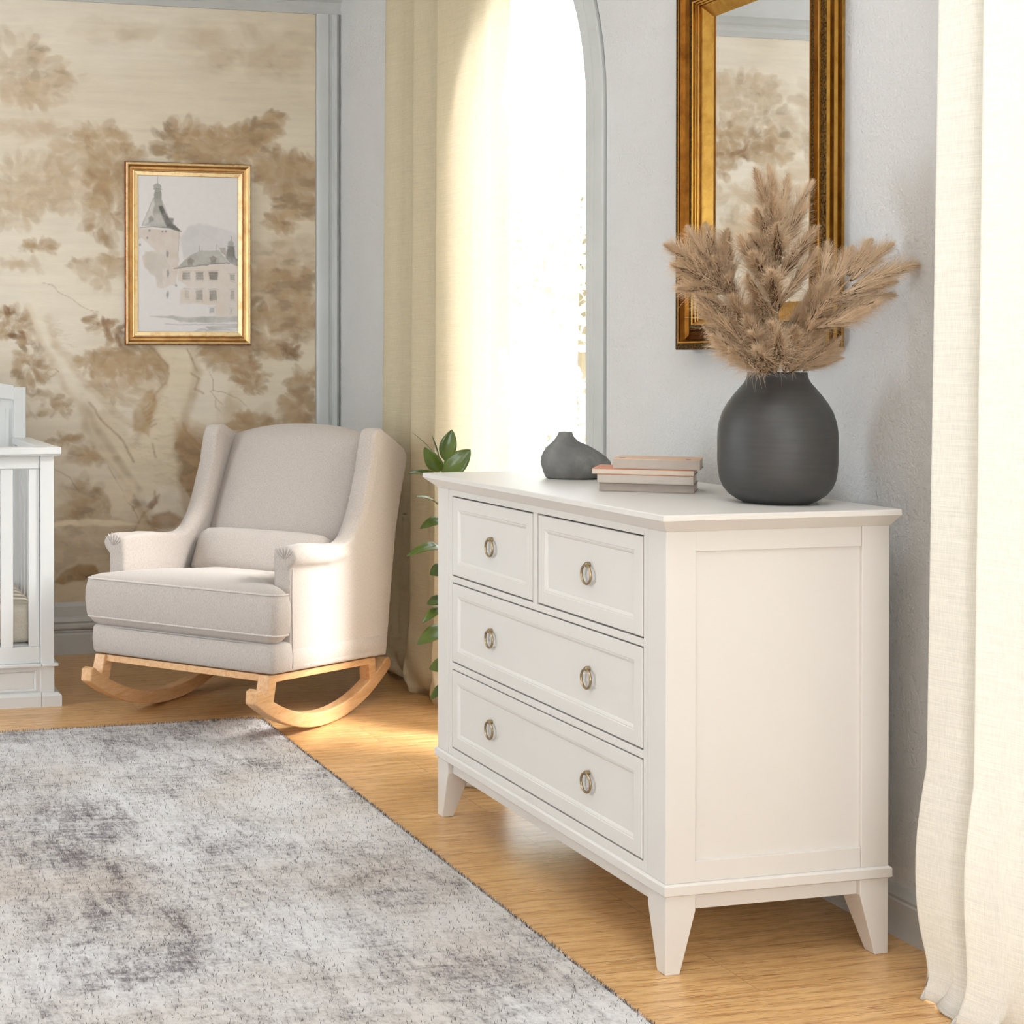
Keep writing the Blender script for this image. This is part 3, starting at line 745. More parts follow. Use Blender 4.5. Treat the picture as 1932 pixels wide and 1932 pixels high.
for (ya, yb, yp0, yp1) in ((DY0, DY0+.02, DY0+.008, DY0+.019), (DY1-.02, DY1, DY1-.019, DY1-.008)):
    bm = bmesh.new()
    dbox(bm, 1.99, DX1, ya, yb, .172, .8355)
    dbox(bm, DX0+ST-.001, 1.99-.0005, ya+.0015 if ya == DY0 else ya, yb if ya == DY0 else yb-.0015, .7964, .8355)
    dbox(bm, DX0+ST-.001, 1.99-.0005, ya+.0015 if ya == DY0 else ya, yb if ya == DY0 else yb-.0015, .172, .2118)
    dbox(bm, DX0+ST-.002, 1.991, yp0, yp1, .2, .80)
    obj('side_panel', bm, CREAM, T, bevel=.0012)
bm = bmesh.new(); dbox(bm, DX1-.012, DX1-.002, DY0+.02, DY1-.02, .172, .8355); obj('back_panel', bm, CREAM, T)
# base moulding band and apron
bm = bmesh.new()
b0 = .006
rg = []
for ix, z in ((.004,.149),(0,.152),(0,.1685),(.0015,.1705),(.004,.1722)):
    rg.append([L3(DX0-b0+ix, DY0-b0+ix, z), L3(DX1+.004-ix, DY0-b0+ix, z), L3(DX1+.004-ix, DY1+b0-ix, z), L3(DX0-b0+ix, DY1+b0-ix, z)])
loft(bm, rg); obj('base_moulding', bm, CREAM, T)
bm = bmesh.new()
dbox(bm, DX0+.014, DX0+.034, DY0+.05, DY1-.05, .119, .150)
dbox(bm, DX1-.03, DX1-.01, DY0+.05, DY1-.05, .119, .150)
dbox(bm, DX0+.05, DX1-.05, DY0+.012, DY0+.03, .1175, .150); dbox(bm, DX0+.05, DX1-.05, DY1-.03, DY1-.012, .1175, .150)
obj('apron', bm, CREAM, T, bevel=.001)
# legs: outer faces vertical, inner faces taper
def leg(cx, cy, sx, sy):
    bm = bmesh.new()
    rg = []
    for w, z in ((.030,0),(.063,.1185),(.063,.150)):
        a = cx; b = cx+sx*w; c = cy; d = cy+sy*w
        rg.append([L3(a,c,z), L3(b,c,z), L3(b,d,z), L3(a,d,z)])
    loft(bm, rg); obj('leg', bm, CREAM, T, bevel=.0018)
leg(DX0, DY0, 1, 1); leg(DX0, DY1, 1, -1); leg(DX1, DY0, -1, 1); leg(DX1, DY1, -1, -1)
# drawers with recessed panel and ring pulls
def drawer(ya, yb, za, zb, pulls):
    w, h = yb-ya-.004, zb-za
    bm = bmesh.new()
    c = L3(DX0+.016, (ya+yb)/2, (za+zb)/2)
    prof = [(.0,0),(.0,.0148),(.0012,.016),(.0285,.016),(.0300,.0145),(.0318,.0148),(.0345,.0136),(.0372,.0120),(.0380,.0108),(.0392,.0110)]
    nested(bm, c, (0,-1,0), (0,0,1), (-1,0,0), w, h, prof, fill=True, back=True)
    d = obj('drawer', bm, CREAM, T)
    for y in pulls:
        zc = (za+zb)/2+.0005
        bm = bmesh.new()
        x0 = DX0+.0062; rx = x0-.0095
        cz = zc-.0055
        n = 40
        tube(bm, [L3(rx+.003*math.sin(t), y+.0195*math.sin(2*math.pi*k/n), cz+.0195*math.cos(2*math.pi*k/n)) for k in range(n) for t in (0,)], .0027, 10, closed=True)
        tube(bm, [L3(x0, y, cz+.0205), L3(x0-.010, y, cz+.0205)], .0052, 14)
        tube(bm, [L3(x0-.010, y, cz+.0205), L3(x0-.0125, y, cz+.0205)], [.0052, .0036], 14)
        obj('handle', bm, NICKEL, d, smooth=True, autos=40)
G = .0
drawer(3.1113, 3.5437, .6240, .8172, (3.3265,))
drawer(2.6528, 3.0867, .6240, .8172, (2.8668,))
drawer(2.6528, 3.5437, .4085, .6022, (3.3270, 2.8668))
drawer(2.6528, 3.5437, .1945, .3860, (3.3270, 2.8668))

# ------------------------------------------------------------------ vase with pampas
VC = (1.906, 2.718, .8701)
bm = bmesh.new()
prof = [(.0,0),(.060,0),(.066,.0015),(.078,.007),(.092,.017),(.103,.031),(.1095,.047),(.1125,.065),(.1138,.085),(.1138,.105),(.1138,.130),(.1132,.145),(.1105,.163),(.1045,.182),(.0950,.200),(.083,.217),(.071,.232),(.0630,.2415),(.0585,.250),(.0568,.2580),(.0566,.2615),(.0550,.2625),(.0530,.2600),(.053,.22),(.09,.17),(.10,.10),(.09,.03),(.0,.02)]
lathe(bm, prof[1:-1], 72, cap=(True, True))
o = obj('vase', bm, VASE, smooth=True, autos=60, loc=VC)
tag(o, 'tall matte charcoal vase holding dried pampas at the near end of the dresser', 'vase')

# plume meshes: a soft core with curving fibres
def plume_mesh(seed, Lh=.13, W=.034, nf=300):
    r = random.Random(seed); bm = bmesh.new()
    # core
    rings = []
    nseg = 12
    for i in range(nseg+1):
        t = i/nseg; rad = W*.26*math.sin(math.pi*min(1, .06+t*.94))**.75*(1-.25*t)+.0004
        rings.append([(rad*math.cos(k*math.pi/4)*r.uniform(.7,1.25), rad*.6*math.sin(k*math.pi/4)*r.uniform(.7,1.25)+.010*t*t, Lh*.9*t) for k in range(8)])
    loft(bm, rings)
    for f_ in bm.faces: f_.material_index = 1
    # barbs
    for f in range(nf):
        t = r.random()**.9*.99; z0 = Lh*t
        th = r.uniform(0, 2*math.pi)
        env = math.sin(math.pi*min(1,(.10+.95*t))**.75)**.7*(1-.55*t)+.04
        ln = W*(.5+.8*r.random())*env*1.45+.007
        out = Vector((math.cos(th), math.sin(th)*.7, 0)); up = Vector((0,0,1))
        p = Vector((0, .010*t*t, z0))+out*W*.12*env
        a = r.uniform(.24,.66)*(1-.45*t); curl = r.uniform(-.1,.9) if r.random() < .8 else r.uniform(.9,1.7)
        side = out.cross(up).normalized(); side = (side+out*r.uniform(-.4,.4)+up*r.uniform(-.3,.3)).normalized()
        w0 = r.uniform(.0003,.0007)
        prev = None; d = (out*math.sin(a)+up*math.cos(a)).normalized(); ns = 4
        jit = Vector((r.uniform(-1,1), r.uniform(-1,1), r.uniform(-.6,.4)))*.12
        for k in range(ns+1):
            w = w0*(1-k/ns*.85)
            cur = (bm.verts.new(p-side*w), bm.verts.new(p+side*w))
            if prev: bm.faces.new([prev[0], prev[1], cur[1], cur[0]])
            prev = cur; p = p+d*(ln/ns)
            a2 = a+curl*(k+1)/ns; d = (out*math.sin(a2)+up*math.cos(a2)+jit*(k+1)).normalized()
    me = bpy.data.meshes.new('plume'); bm.normal_update(); bm.to_mesh(me); bm.free(); me.materials.append(PAMP); me.materials.append(PCORE); return me
PM_ = [plume_mesh(i, Lh, W, n) for i, (Lh, W, n) in enumerate([(.125,.041,1000),(.105,.037,900),(.145,.039,1050),(.09,.034,800)])]
def at_plane(px, py, Y):
    """casts an image pixel through the camera onto the plane y = Y"""
    a, f, cx, cy, h, p, r = .2307, 2885.8, 310.96, 711.14, 1.1543, .0097, -.001
    xx, uu = (px-cx)/f, (cy-py)/f
    xr = xx*math.cos(r)-uu*math.sin(r); u = xx*math.sin(r)+uu*math.cos(r)
    d = math.cos(p)+u*math.sin(p); Z = -math.sin(p)+u*math.cos(p)
    X, Yd = xr*math.cos(a)+d*math.sin(a), -xr*math.sin(a)+d*math.cos(a)
    t = Y/Yd; return Vector((X*t, Y, h+Z*t))
def pampas(label, main, plumes, y_tip):
    """main: list of image pixels along the stalk; plumes: (x0,y0,x1,y1,width scale,dy)"""
    base = Vector((VC[0], VC[1], VC[2]+.03))
    n = len(main)
    pts = [base]+[at_plane(x, y, VC[1]+(y_tip)*(i+1)/n) for i, (x, y) in enumerate(main)]
    T = thing('pampas_stem', label, 'dried flower', base, group=None)
    bm = bmesh.new(); tube(bm, [p-base for p in pts], [.0028]+[.0024]*(n-1)+[.001], 6)
    obj('stalk', bm, PSTEM, T, smooth=True)
    r = random.Random(hash(label) % 1000 if False else len(plumes)*7+n)
    for k, (x0, y0, x1, y1, ws, dy) in enumerate(plumes):
        yb = VC[1]+y_tip*.6+dy*.3
        a_ = at_plane(x0, y0, yb); b_ = at_plane(x1, y1, yb+dy)
        d = b_-a_; ln = d.length
        me = PM_[k % 4]; base_len = (.125,.105,.145,.09)[k % 4]
        o = bpy.data.objects.new('plume', me); link(o, T)
        s_ = ln/(base_len*1.06)
        q = d.to_track_quat('Z', 'Y'); roll = Matrix.Rotation(r.uniform(0, 6.28), 4, 'Z')
        o.matrix_local = Matrix.Translation(a_-base) @ q.to_matrix().to_4x4() @ roll @ Matrix.Diagonal((ws, ws, s_, 1))
    return T
pampas('tallest middle pampas stem rising in front of the gold mirror', [(1464,700),(1466,640),(1468,560),(1466,480),(1460,400)], [
    (1462,440,1428,312,1.1,-.02),(1463,450,1458,306,1.0,.0),(1466,450,1494,322,1.0,.02),(1466,470,1530,340,.9,.03),
    (1462,470,1415,395,1.1,-.05),(1466,480,1520,380,1.1,.0),(1464,490,1465,360,1.2,-.06),(1466,520,1420,430,1.1,-.05),
    (1468,530,1540,420,1.2,-.03),(1466,560,1382,440,1.3,-.05),(1468,500,1462,425,1.0,-.08),
    (1470,575,1552,470,1.1,-.04),(1466,565,1408,470,1.0,-.07),(1466,590,1455,500,1.1,-.09),(1468,620,1398,520,1.2,-.07),
    (1472,640,1565,512,1.1,-.06),(1470,660,1530,580,1.1,-.07),(1464,670,1462,608,.95,-.09),(1462,650,1410,560,1.2,-.05)], -.03)
pampas('leftmost pampas stem spreading over the mirror frame toward the window', [(1452,700),(1430,640),(1390,570),(1345,500)], [
    (1345,520,1258,450,1.3,.0),(1350,510,1293,425,1.1,.02),(1352,505,1330,420,1.1,.04),(1360,540,1262,490,1.1,-.02),
    (1370,550,1272,535,1.1,-.03),(1375,560,1340,480,1.2,.0),(1395,600,1300,560,1.2,-.04),(1400,600,1365,515,1.2,-.02),
    (1380,530,1360,430,1.3,.03),(1410,640,1310,575,1.1,-.05),(1425,660,1330,620,1.1,-.05),(1420,640,1385,560,1.1,-.06)], -.02)
pampas('rightmost pampas stem arching toward the pale curtain', [(1480,700),(1520,640),(1570,560),(1610,520)], [
    (1610,540,1735,487,1.2,-.02),(1605,530,1680,450,1.1,.02),(1600,520,1646,442,.9,.03),(1580,560,1690,525,1.0,-.02),
    (1570,570,1700,560,.9,-.01),(1560,600,1665,570,1.1,-.03),(1560,560,1604,455,1.0,.03),(1545,560,1570,455,1.0,.04),
    (1535,600,1545,520,1.2,.0),(1540,620,1650,590,1.1,-.04),(1520,620,1585,540,1.1,-.03)], -.16)
pampas('short front left pampas stem drooping over the vase rim', [(1450,700),(1430,680),(1400,640)], [
    (1448,702,1335,640,1.1,-.06),(1452,700,1350,600,1.1,-.05),(1455,700,1395,590,1.2,-.06),(1455,695,1420,615,1.2,-.07),
    (1448,704,1370,665,1.0,-.07),(1458,700,1430,650,1.0,-.09),(1462,700,1468,625,1.0,-.1)], -.04)
pampas('short front right pampas stem with wispy low plumes over the vase rim', [(1490,702),(1510,680),(1530,650)], [
    (1492,702,1560,620,1.1,-.06),(1500,700,1595,640,1.0,-.05),(1510,690,1600,655,.8,-.02),(1490,700,1530,600,1.1,-.07),
    (1480,700,1500,620,1.1,-.08),(1515,700,1592,670,.6,-.02),(1530,660,1575,570,1.0,-.02)], -.04)

# ------------------------------------------------------------------ small asymmetric vase
E = Vector((math.cos(.2307), -math.sin(.2307), 0)); Nn = Vector((math.sin(.2307), math.cos(.2307), 0))
sil = [(.870,-.0425,.077,.040),(.8715,-.045,.083,.046),(.8754,-.0484,.0958,.052),(.889,-.0541,.107,.058),(.9026,-.0582,.1099,.061),(.9117,-.0592,.1083,.061),(.9231,-.0576,.098,.058),(.9345,-.0531,.082,.052),(.948,-.0428,.0594,.043),(.9617,-.028,.030,.030),(.973,-.0202,.0196,.0205),(.980,-.0170,.0168,.0172),(.9833,-.0157,.0161,.016),(.9835,-.0140,.0145,.0145),(.975,-.012,.0125,.0125),(.95,-.012,.0125,.0125)]
bm = bmesh.new(); rg = []
for z, l, r_x, dp in sil:
    c = (l+r_x)/2; hw = (r_x-l)/2
    rg.append([E*(c+hw*math.cos(2*math.pi*k/56))+Nn*(dp*math.sin(2*math.pi*k/56))+Vector((0,0,z-.87)) for k in range(56)])
loft(bm, rg)
o = obj('bud_vase', bm, STONE, smooth=True, autos=60, loc=(1.80,3.40,.8702))
tag(o, 'small grey stone vase with off-centre neck on the far end of the dresser', 'vase')

# ------------------------------------------------------------------ books
bd = Vector((.81,-.59,0)).normalized(); bn = Vector((-bd.y, bd.x, 0))   # along the spine / away from it
def book(label, start, length, depth, z0, z1, cm, topm=None, extra=0):
    T = thing('book', label, 'book', (start[0], start[1], z0), group='books stacked on the dresser')
    M = lambda a, b, z: Vector((bd.x*a+bn.x*b, bd.y*a+bn.y*b, z-z0))
    def bx(bm, a0, a1, b0, b1, c0, c1):
        v = [bm.verts.new(M(*p)) for p in [(a0,b0,c0),(a1,b0,c0),(a1,b1,c0),(a0,b1,c0),(a0,b0,c1),(a1,b0,c1),(a1,b1,c1),(a0,b1,c1)]]
        for f in [(0,3,2,1),(4,5,6,7),(0,1,5,4),(1,2,6,5),(2,3,7,6),(3,0,4,7)]: bm.faces.new([v[i] for i in f])
    th = .0014
    bm = bmesh.new()
    bx(bm, 0, length, 0, depth, z0+.0002, z0+th); bx(bm, 0, length, 0, .003, z0+th, z1-th)
    obj('cover', bm, cm, T, bevel=.0006)
    bm = bmesh.new(); bx(bm, 0, length, 0, depth, z1-th, z1-.0001); obj('front_cover', bm, topm or cm, T, bevel=.0005)
    bm = bmesh.new(); bx(bm, .002, length-.002, .003, depth-.003, z0+th, z1-th); obj('pages', bm, PAGES, T)
    return T, bx
A_ = Vector((1.692,3.045,0))
book('taupe book at the very bottom of the stack', A_+bn*.010, .198, .135, .8701, .8890, BK1)
book('greige book second from the bottom of the stack, spine jutting forward', A_-bd*.003, .200, .135, .8890, .9085, BK2, ORANGE)
book('thin light tan book sticking out left, second from the top of the stack', A_-bd*.014-bn*.001, .212, .135, .9085, .9205, BK3, ORANGE)
T, bx = book('stone coloured book with peach top cover, topmost of the stack', A_+bd*.030+bn*.003, .180, .120, .9205, .9430, BK4, BKTOP)
GP = plain('grey print', lin(150,140,140))
for a0, a1 in ((.012,.024),(.150,.160)):
    bm = bmesh.new(); bx(bm, a0,a1,.006,.03,.9430,.9432); obj('cover_mark', bm, GP, T)

# ------------------------------------------------------------------ curtains
def curtain(name, label, plan_fn, z1, nz, mat, hem_fn):
    """plan_fn(z) -> list of (x,y); hem_fn(i, n, z, p) displaces"""
    bm = bmesh.new(); rows = []
    n = None
    for j in range(nz+1):
        t = j/nz; z = z1*(1-t) if t < .8 else z1*.2*(1-(t-.8)/.2)
        pl_ = plan_fn(z); n = len(pl_)
        rows.append([bm.verts.new(hem_fn(i, n, z, Vector((x, y, z)))) for i, (x, y) in enumerate(pl_)])
    for a, b in zip(rows[:-1], rows[1:]):
        for i in range(n-1): bm.faces.new([a[i], a[i+1], b[i+1], b[i]])
    o = obj(name, bm, mat, smooth=True)
    s = o.modifiers.new('thickness', 'SOLIDIFY'); s.thickness = .0016
    return tag(o, label, 'curtain')
def interp(keys, n):
    """smooth polyline through keys (x,y), n samples with cosine easing giving rounded pleats"""
    out = []; m_ = len(keys)-1; per = n//m_
    for k in range(m_):
        (x0, y0), (x1, y1) = keys[k], keys[k+1]
        for i in range(per):
            t = i/per; e = (1-math.cos(math.pi*t))/2
            out.append((x0+(x1-x0)*e, y0+(y1-y0)*(t*.55+e*.45)))
    out.append(keys[-1]); return out
def planL(z):
    k = 1-z/2.65          # 0 top .. 1 floor: folds spread toward the floor
    s = .020*k
    keys = [(2.12,5.33+s*2),(2.055,5.225+s*2.6),(2.085,5.12+s*2.4),(2.122,4.984+s*2.2),(2.056,4.968+s*2.2),(2.085,4.87+s*2),(2.122,4.778+s*1.6),(2.055,4.762+s*1.6),(2.075,4.66+s),(2.085,4.585+s*.6),(2.105,4.50),(2.085,4.42),(2.10,4.34),(2.075,4.270-s*.3)]
    return interp(keys, 156)
def hemL(i, n, z, p):
    if z < .34:
        q = (1-z/.34); u = i/n
        p.x -= .050*q**2*math.sin(math.pi*min(1,u*1.05))*(.6+.4*math.sin(u*23))+.006*q*math.sin(u*61+z*40)
        p.y += .014*q*math.sin(u*37+z*30)
    if z < .10:
        q = 1-z/.10; u = i/n
        p.x += (.042*q**2)+.012*q*math.sin(u*90+z*50); p.y += .012*q*math.sin(u*75+1)
        p.z = z+.012*q*(1+math.sin(u*67))*.9
    p.z = max(p.z, .003); return p
curtain('curtain', 'golden linen curtain with deep pleats behind the rocking chair', planL, 2.68, 90, CURT_L, hemL)
def planR(z):
    k = 1-z/2.65; s = .03*k
    keys = [(2.13,2.450),(1.985,2.346+s*1.5),(2.000,2.288+s*1.3),(2.040,2.245+s),(1.974,2.232+s),(1.990,2.18),(2.03,2.10),(2.045,2.06),(2.07,1.98),(1.985,1.88),(2.07,1.76),(1.985,1.64),(2.07,1.52),(1.985,1.40)]
    return interp(keys, 182)
def hemR(i, n, z, p):
    u = i/n
    if z < .42:
        q = 1-z/.42
        bulge = math.sin(math.pi*min(1, q*1.15))
        p.x -= .014*bulge*(1 if u < .35 else .6); p.y += .010*bulge*(1-u*2 if u < .5 else 0)
    if z < .16:
        q = 1-z/.16
        p.x -= .020*q*q*math.sin(u*40+.5)+.03*q*q*math.exp(-((u-.27)/.06)**2); p.y += (.016*math.sin(u*52)-.02*(1-u*3 if u < .33 else 0))*q*q
        p.z = z+.02*q*max(0, math.sin(u*71+.6))
    if z < .06:
        q = 1-z/.06; f_ = .5+.5*math.sin(u*70+.9+.8*math.sin(u*31))
        p.x -= (.010+.036*f_)*q**1.2; p.y += .020*q*math.sin(u*83); p.z = z*(1-.25*q)
    p.z = max(p.z, .003); return p
curtain('curtain', 'pale cream linen curtain glowing at the right of the dresser', planR, 2.68, 110, CURT_R, hemR)

# ------------------------------------------------------------------ rocking chair
CO = Vector((1.561,4.557,0))-Vector((math.cos(R(47)), -math.sin(R(47)), 0))*.323
T = thing('rocking_chair', 'oatmeal wingback rocking chair with lumbar pillow on curved wooden rockers', 'chair', CO, -R(47))
def arc(c, r, a0, a1, n=22): return [(c[0]+r*math.sin(a0+(a1-a0)*k/n), c[1]-r*math.cos(a0+(a1-a0)*k/n)) for k in range(n+1)]
for s_ in (-1, 1):
    xa, xb = (s_*.323, s_*.283)
    bm = bmesh.new()
    outer = arc((.108,.8845), .883, R(-33.2), R(28.8)); inner = arc((.108,.8845), .838, R(28.0), R(-32.0))
    pts = outer+[(.537,.128),(.524,.144)]+inner[:]+[(-.352,.188),(-.372,.183)]
    prism(bm, pts, lambda p, t: (t, p[0], p[1]), xa, xb)
    obj('rocker', bm, BEECH, T, bevel=.004, seg=3)
    bm = bmesh.new()
    prism(bm, [(-.297,.219),(-.320,.152),(-.276,.130),(-.257,.195),(-.256,.2158)], lambda p, t: (t, p[0], p[1]), xa, xb)
    obj('leg', bm, BEECH, T, bevel=.003)
    bm = bmesh.new()
    prism(bm, [(.373,.1655),(.368,.145),(.376,.086),(.419,.100),(.413,.1625)], lambda p, t: (t, p[0], p[1]), xa, xb)
    obj('leg', bm, BEECH, T, bevel=.003)
    bm = bmesh.new()
    prism(bm, [(-.262,.1945),(.375,.1435),(.375,.1652),(-.262,.2162)], lambda p, t: (t, p[0], p[1]), xa, xb)
    obj('rail', bm, BEECH, T, bevel=.002)
bm = bmesh.new(); prism(bm, [(-.292,.1975),(-.270,.196),(-.269,.2165),(-.290,.2182)], lambda p, t: (t, p[0], p[1]), -.285, .285); obj('rail', bm, BEECH, T, bevel=.002)
bm = bmesh.new(); prism(bm, [(.378,.144),(.400,.142),(.401,.163),(.379,.1648)], lambda p, t: (t, p[0], p[1]), -.285, .285); obj('rail', bm, BEECH, T, bevel=.002)

def tz(y, z): return z-(y+.3)*.08
def rbox(bm, x0, x1, y0, y1, z0, z1, r=.02, n=5, bulge=0.0):
    """rounded box, tilted with the seat"""
    rg = []
    def ringr(ins):
        rr = max(.004, r-ins*.3); pts = []
        for (cx, cy, a0) in ((x1-rr-ins, y1-rr-ins, 0), (x0+rr+ins, y1-rr-ins, 90), (x0+rr+ins, y0+rr+ins, 180), (x1-rr-ins, y0+rr+ins, 270)):
            for k in range(n+1):
                a = R(a0+90*k/n); pts.append((cx+rr*math.cos(a), cy+rr*math.sin(a)))
        return pts
    hs = [(r*.7, 0), (r*.25, r*.12), (0, r*.45), (-bulge, (z1-z0)/2), (0, z1-z0-r*.45), (r*.25, z1-z0-r*.12), (r*.7, z1-z0)]
    for ins, hh in hs:
        rg.append([(x, y, tz(y, z0+hh)) for x, y in ringr(ins)])
    loft(bm, rg)
bm = bmesh.new(); rbox(bm, -.337, .337, -.300, .440, .2225, .314, .02, bulge=.003)
obj('seat_base', bm, FAB, T, smooth=True, autos=70)

# body shell: sides, wings, arms and outer back as one upholstered surface
def bodyshell():
    bm = bmesh.new()
    side = [(-.196,.222),(-.200,.40),(-.200,.59),(-.05,.590),(.10,.572),(.17,.570),(.225,.588),(.262,.63),(.30,.70),(.345,.80),(.372,.90),(.392,.928),(.43,.932),(.60,.862),(.632,.835),(.63,.80),(.585,.69),(.545,.57),(.50,.33),(.470,.160)]
    for s_ in (-1, 1):
        prism(bm, side, lambda p, t: (t, p[0], p[1]), s_*.278, s_*.338)
        # arm roll
        rg = []
        for k in range(13):
            y = -.204+k*.040; zc = tz(y, .5725)-.0; e = 1 if k not in (0, 12) else .9
            f = 1 if k < 7 else max(.35, 1-(k-6)*.13)
            rg.append([(s_*(.321)+s_*.0415*e*f*math.cos(a*math.pi/8), y, zc+.036*e*f*math.sin(a*math.pi/8)) for a in range(16)])
        loft(bm, rg)
        # wing front roll
        path = [(.18,.535),(.225,.575),(.268,.61),(.30,.65),(.33,.71),(.362,.78),(.385,.85),(.402,.898)]
        tube(bm, [(s_*.306, y+.012, z) for y, z in path], [.030,.034,.037,.038,.038,.038,.037,.034], 14)
        # wing top cap
        tube(bm, [(s_*.307, .405, .900), (s_*.307, .50, .875), (s_*.307, .60, .833)], [.035,.034,.031], 14)
    back = [(.45,.17),(.470,.160),(.50,.33),(.545,.57),(.585,.69),(.632,.82),(.62,.88),(.56,.90),(.50,.80),(.42,.60),(.38,.40)]
    prism(bm, back, lambda p, t: (t, p[0], p[1]), -.29, .29)
    return bm
bm = bodyshell()
o = obj('upholstered_shell', bm, FAB, T, smooth=True)
rm = o.modifiers.new('remesh', 'REMESH'); rm.mode = 'VOXEL'; rm.voxel_size = .0065; rm.use_smooth_shade = True
s_ = o.modifiers.new('smooth', 'SMOOTH'); s_.factor = .6; s_.iterations = 9
# inner backrest pad, arched top
bm = bmesh.new()
nx, nz = 24, 26; fr = []; bk = []
for j in range(nz+1):
    t = j/nz
    rf, rb = [], []
    for i in range(nx+1):
        x = -.285+.57*i/nx; u = x/.285
        ztop = .944-.042*abs(u)**2.2; z = .40+(ztop-.40)*t
        y0 = .205+(z-.40)*.50; e = (1-abs(u)**6)*(1-abs(2*t-1)**10)
        rf.append(bm.verts.new((x*(1 if t < .98 else .995), y0+.045-.045*e-.012*(1-u*u)*math.sin(math.pi*t), z-.006*(t > .999))))
        rb.append(bm.verts.new((x, y0+.11, z-.012*t-.01*(t > .999))))
    fr.append(rf); bk.append(rb)
for j in range(nz):
    for i in range(nx):
        bm.faces.new([fr[j][i], fr[j][i+1], fr[j+1][i+1], fr[j+1][i]]); bm.faces.new([bk[j][i+1], bk[j][i], bk[j+1][i], bk[j+1][i+1]])
    bm.faces.new([fr[j][0], fr[j+1][0], bk[j+1][0], bk[j][0]]); bm.faces.new([fr[j+1][nx], fr[j][nx], bk[j][nx], bk[j+1][nx]])
for i in range(nx):
    bm.faces.new([fr[nz][i], fr[nz][i+1], bk[nz][i+1], bk[nz][i]]); bm.faces.new([fr[0][i+1], fr[0][i], bk[0][i], bk[0][i+1]])
obj('backrest', bm, FAB, T, smooth=True, bevel=.008, seg=3)
# T-shaped seat cushion with piping
def tcush(ins):
    xo, xi, y0, y1, y2 = .352-ins, .272-ins, -.318+ins, -.215, .30-ins
    c = [(xo,y0),(xo,y1-ins),(xi,y1+.015-ins),(xi,y2),(-xi,y2),(-xi,y1+.015-ins),(-xo,y1-ins),(-xo,y0)]
    out = []
    n_ = len(c)
    for k in range(n_):
        p0, p1, p2 = Vector(c[k-1]), Vector(c[k]), Vector(c[(k+1) % n_])
        a = (p0-p1); b = (p2-p1); rr = min(.035, a.length*.4, b.length*.4)
        A1 = p1+a.normalized()*rr; B1 = p1+b.normalized()*rr
        for i in range(7):
            t = i/6; q = A1*(1-t)**2+p1*2*t*(1-t)+B1*t*t; out.append(q)
        d = B1; e = (p2-p1).length
        for i in range(1, 6):
            pass
    # subdivide long spans
    res = []
    for k in range(len(out)):
        p, q = out[k], out[(k+1) % len(out)]; m_ = 1
        m_ = max(1, int(round((CUT[k]))))
        for i in range(m_): res.append(p.lerp(q, i/m_))
    return res
CUT = [1]*56
for k in range(8): CUT[k*7+6] = [3,2,10,14,10,2,3,16][k]
bm = bmesh.new(); rg = []
zs0, zs1 = .335, .470
def crown(p): return max(0, (1-(p.x/.34)**4))*max(0, 1-((p.y+.02)/.33)**4)
for ins, z in ((.09,-.026),(.034,-.024),(.016,-.014),(.004,.001),(-.002,.012),(-.006,.06),(-.005,.09),(0,.120),(.010,.134)):
    rg.append([(p.x, p.y, tz(p.y, zs0+z)) for p in tcush(ins)])
base_o = tcush(.010)
for s_ in (.93,.84,.70,.52,.32,.12):
    rg.append([(p.x*s_, -.02+(p.y+.02)*s_, tz(-.02+(p.y+.02)*s_, zs1+.002+.034*(1-s_**2.2))) for p in base_o])
loft(bm, rg)
cush = obj('seat_cushion', bm, FAB, T, smooth=True)
for ins, z in ((.004,.1265),(.004,.005)):
    bm = bmesh.new(); tube(bm, [(p.x, p.y, tz(p.y, zs0+z)) for p in tcush(ins-.003)], .0030, 6, closed=True); obj('piping', bm, FAB2, cush, smooth=True)
# lumbar pillow
bm = bmesh.new(); rg = []
n = 30
for k in range(13):
    t = -1+2*k/12; wv_ = (1-abs(t)**5)**.5 if abs(t) < 1 else 0
    x = .262*t; hh = .088*(.72+.28*wv_) ; dd = .050*wv_+.003
    ring = []
    for i in range(n):
        a = 2*math.pi*i/n; ca, sa = math.cos(a), math.sin(a)
        v_ = dd*math.copysign(abs(ca)**.8, ca); h_ = hh*math.copysign(abs(sa)**.62, sa)
        yc, zc = .205, .505
        ring.append((x, yc+v_*.93+h_*.46, zc+h_*.89-v_*.36))
    rg.append(ring)
loft(bm, rg)
o = obj('lumbar_pillow', bm, FAB, smooth=True)
o.location = CO; o.rotation_euler = (0, 0, -R(47))
tag(o, 'oatmeal lumbar pillow resting in the rocking chair', 'pillow')
# pleats on the arm scrolls, seams
for s_ in (-1, 1):
    cx, cz = s_*.319, .5725
    for a in (168, 140, 112, 84, 56, 28):
        if s_ < 0: a = 180-a
        d = (math.cos(R(a)), math.sin(R(a)))
        bm = bmesh.new(); tube(bm, [(cx+d[0]*r_*.034+.002*math.sin(r_*4), -.2035-.0022*math.sin(r_*3), cz-.018+.018*r_+d[1]*r_*.030) for r_ in (.08,.3,.5,.7,.88,.96)], [.0004,.0012,.0017,.0018,.0014,.0004], 6)
        obj('arm_pleat', bm, FAB2, T, smooth=True)
    bm = bmesh.new(); tube(bm, [(s_*.339, -.186, .225), (s_*.3395, -.190, .40), (s_*.339, -.188, .53)], .0022, 6)
    obj('side_seam', bm, FAB2, T, smooth=True)

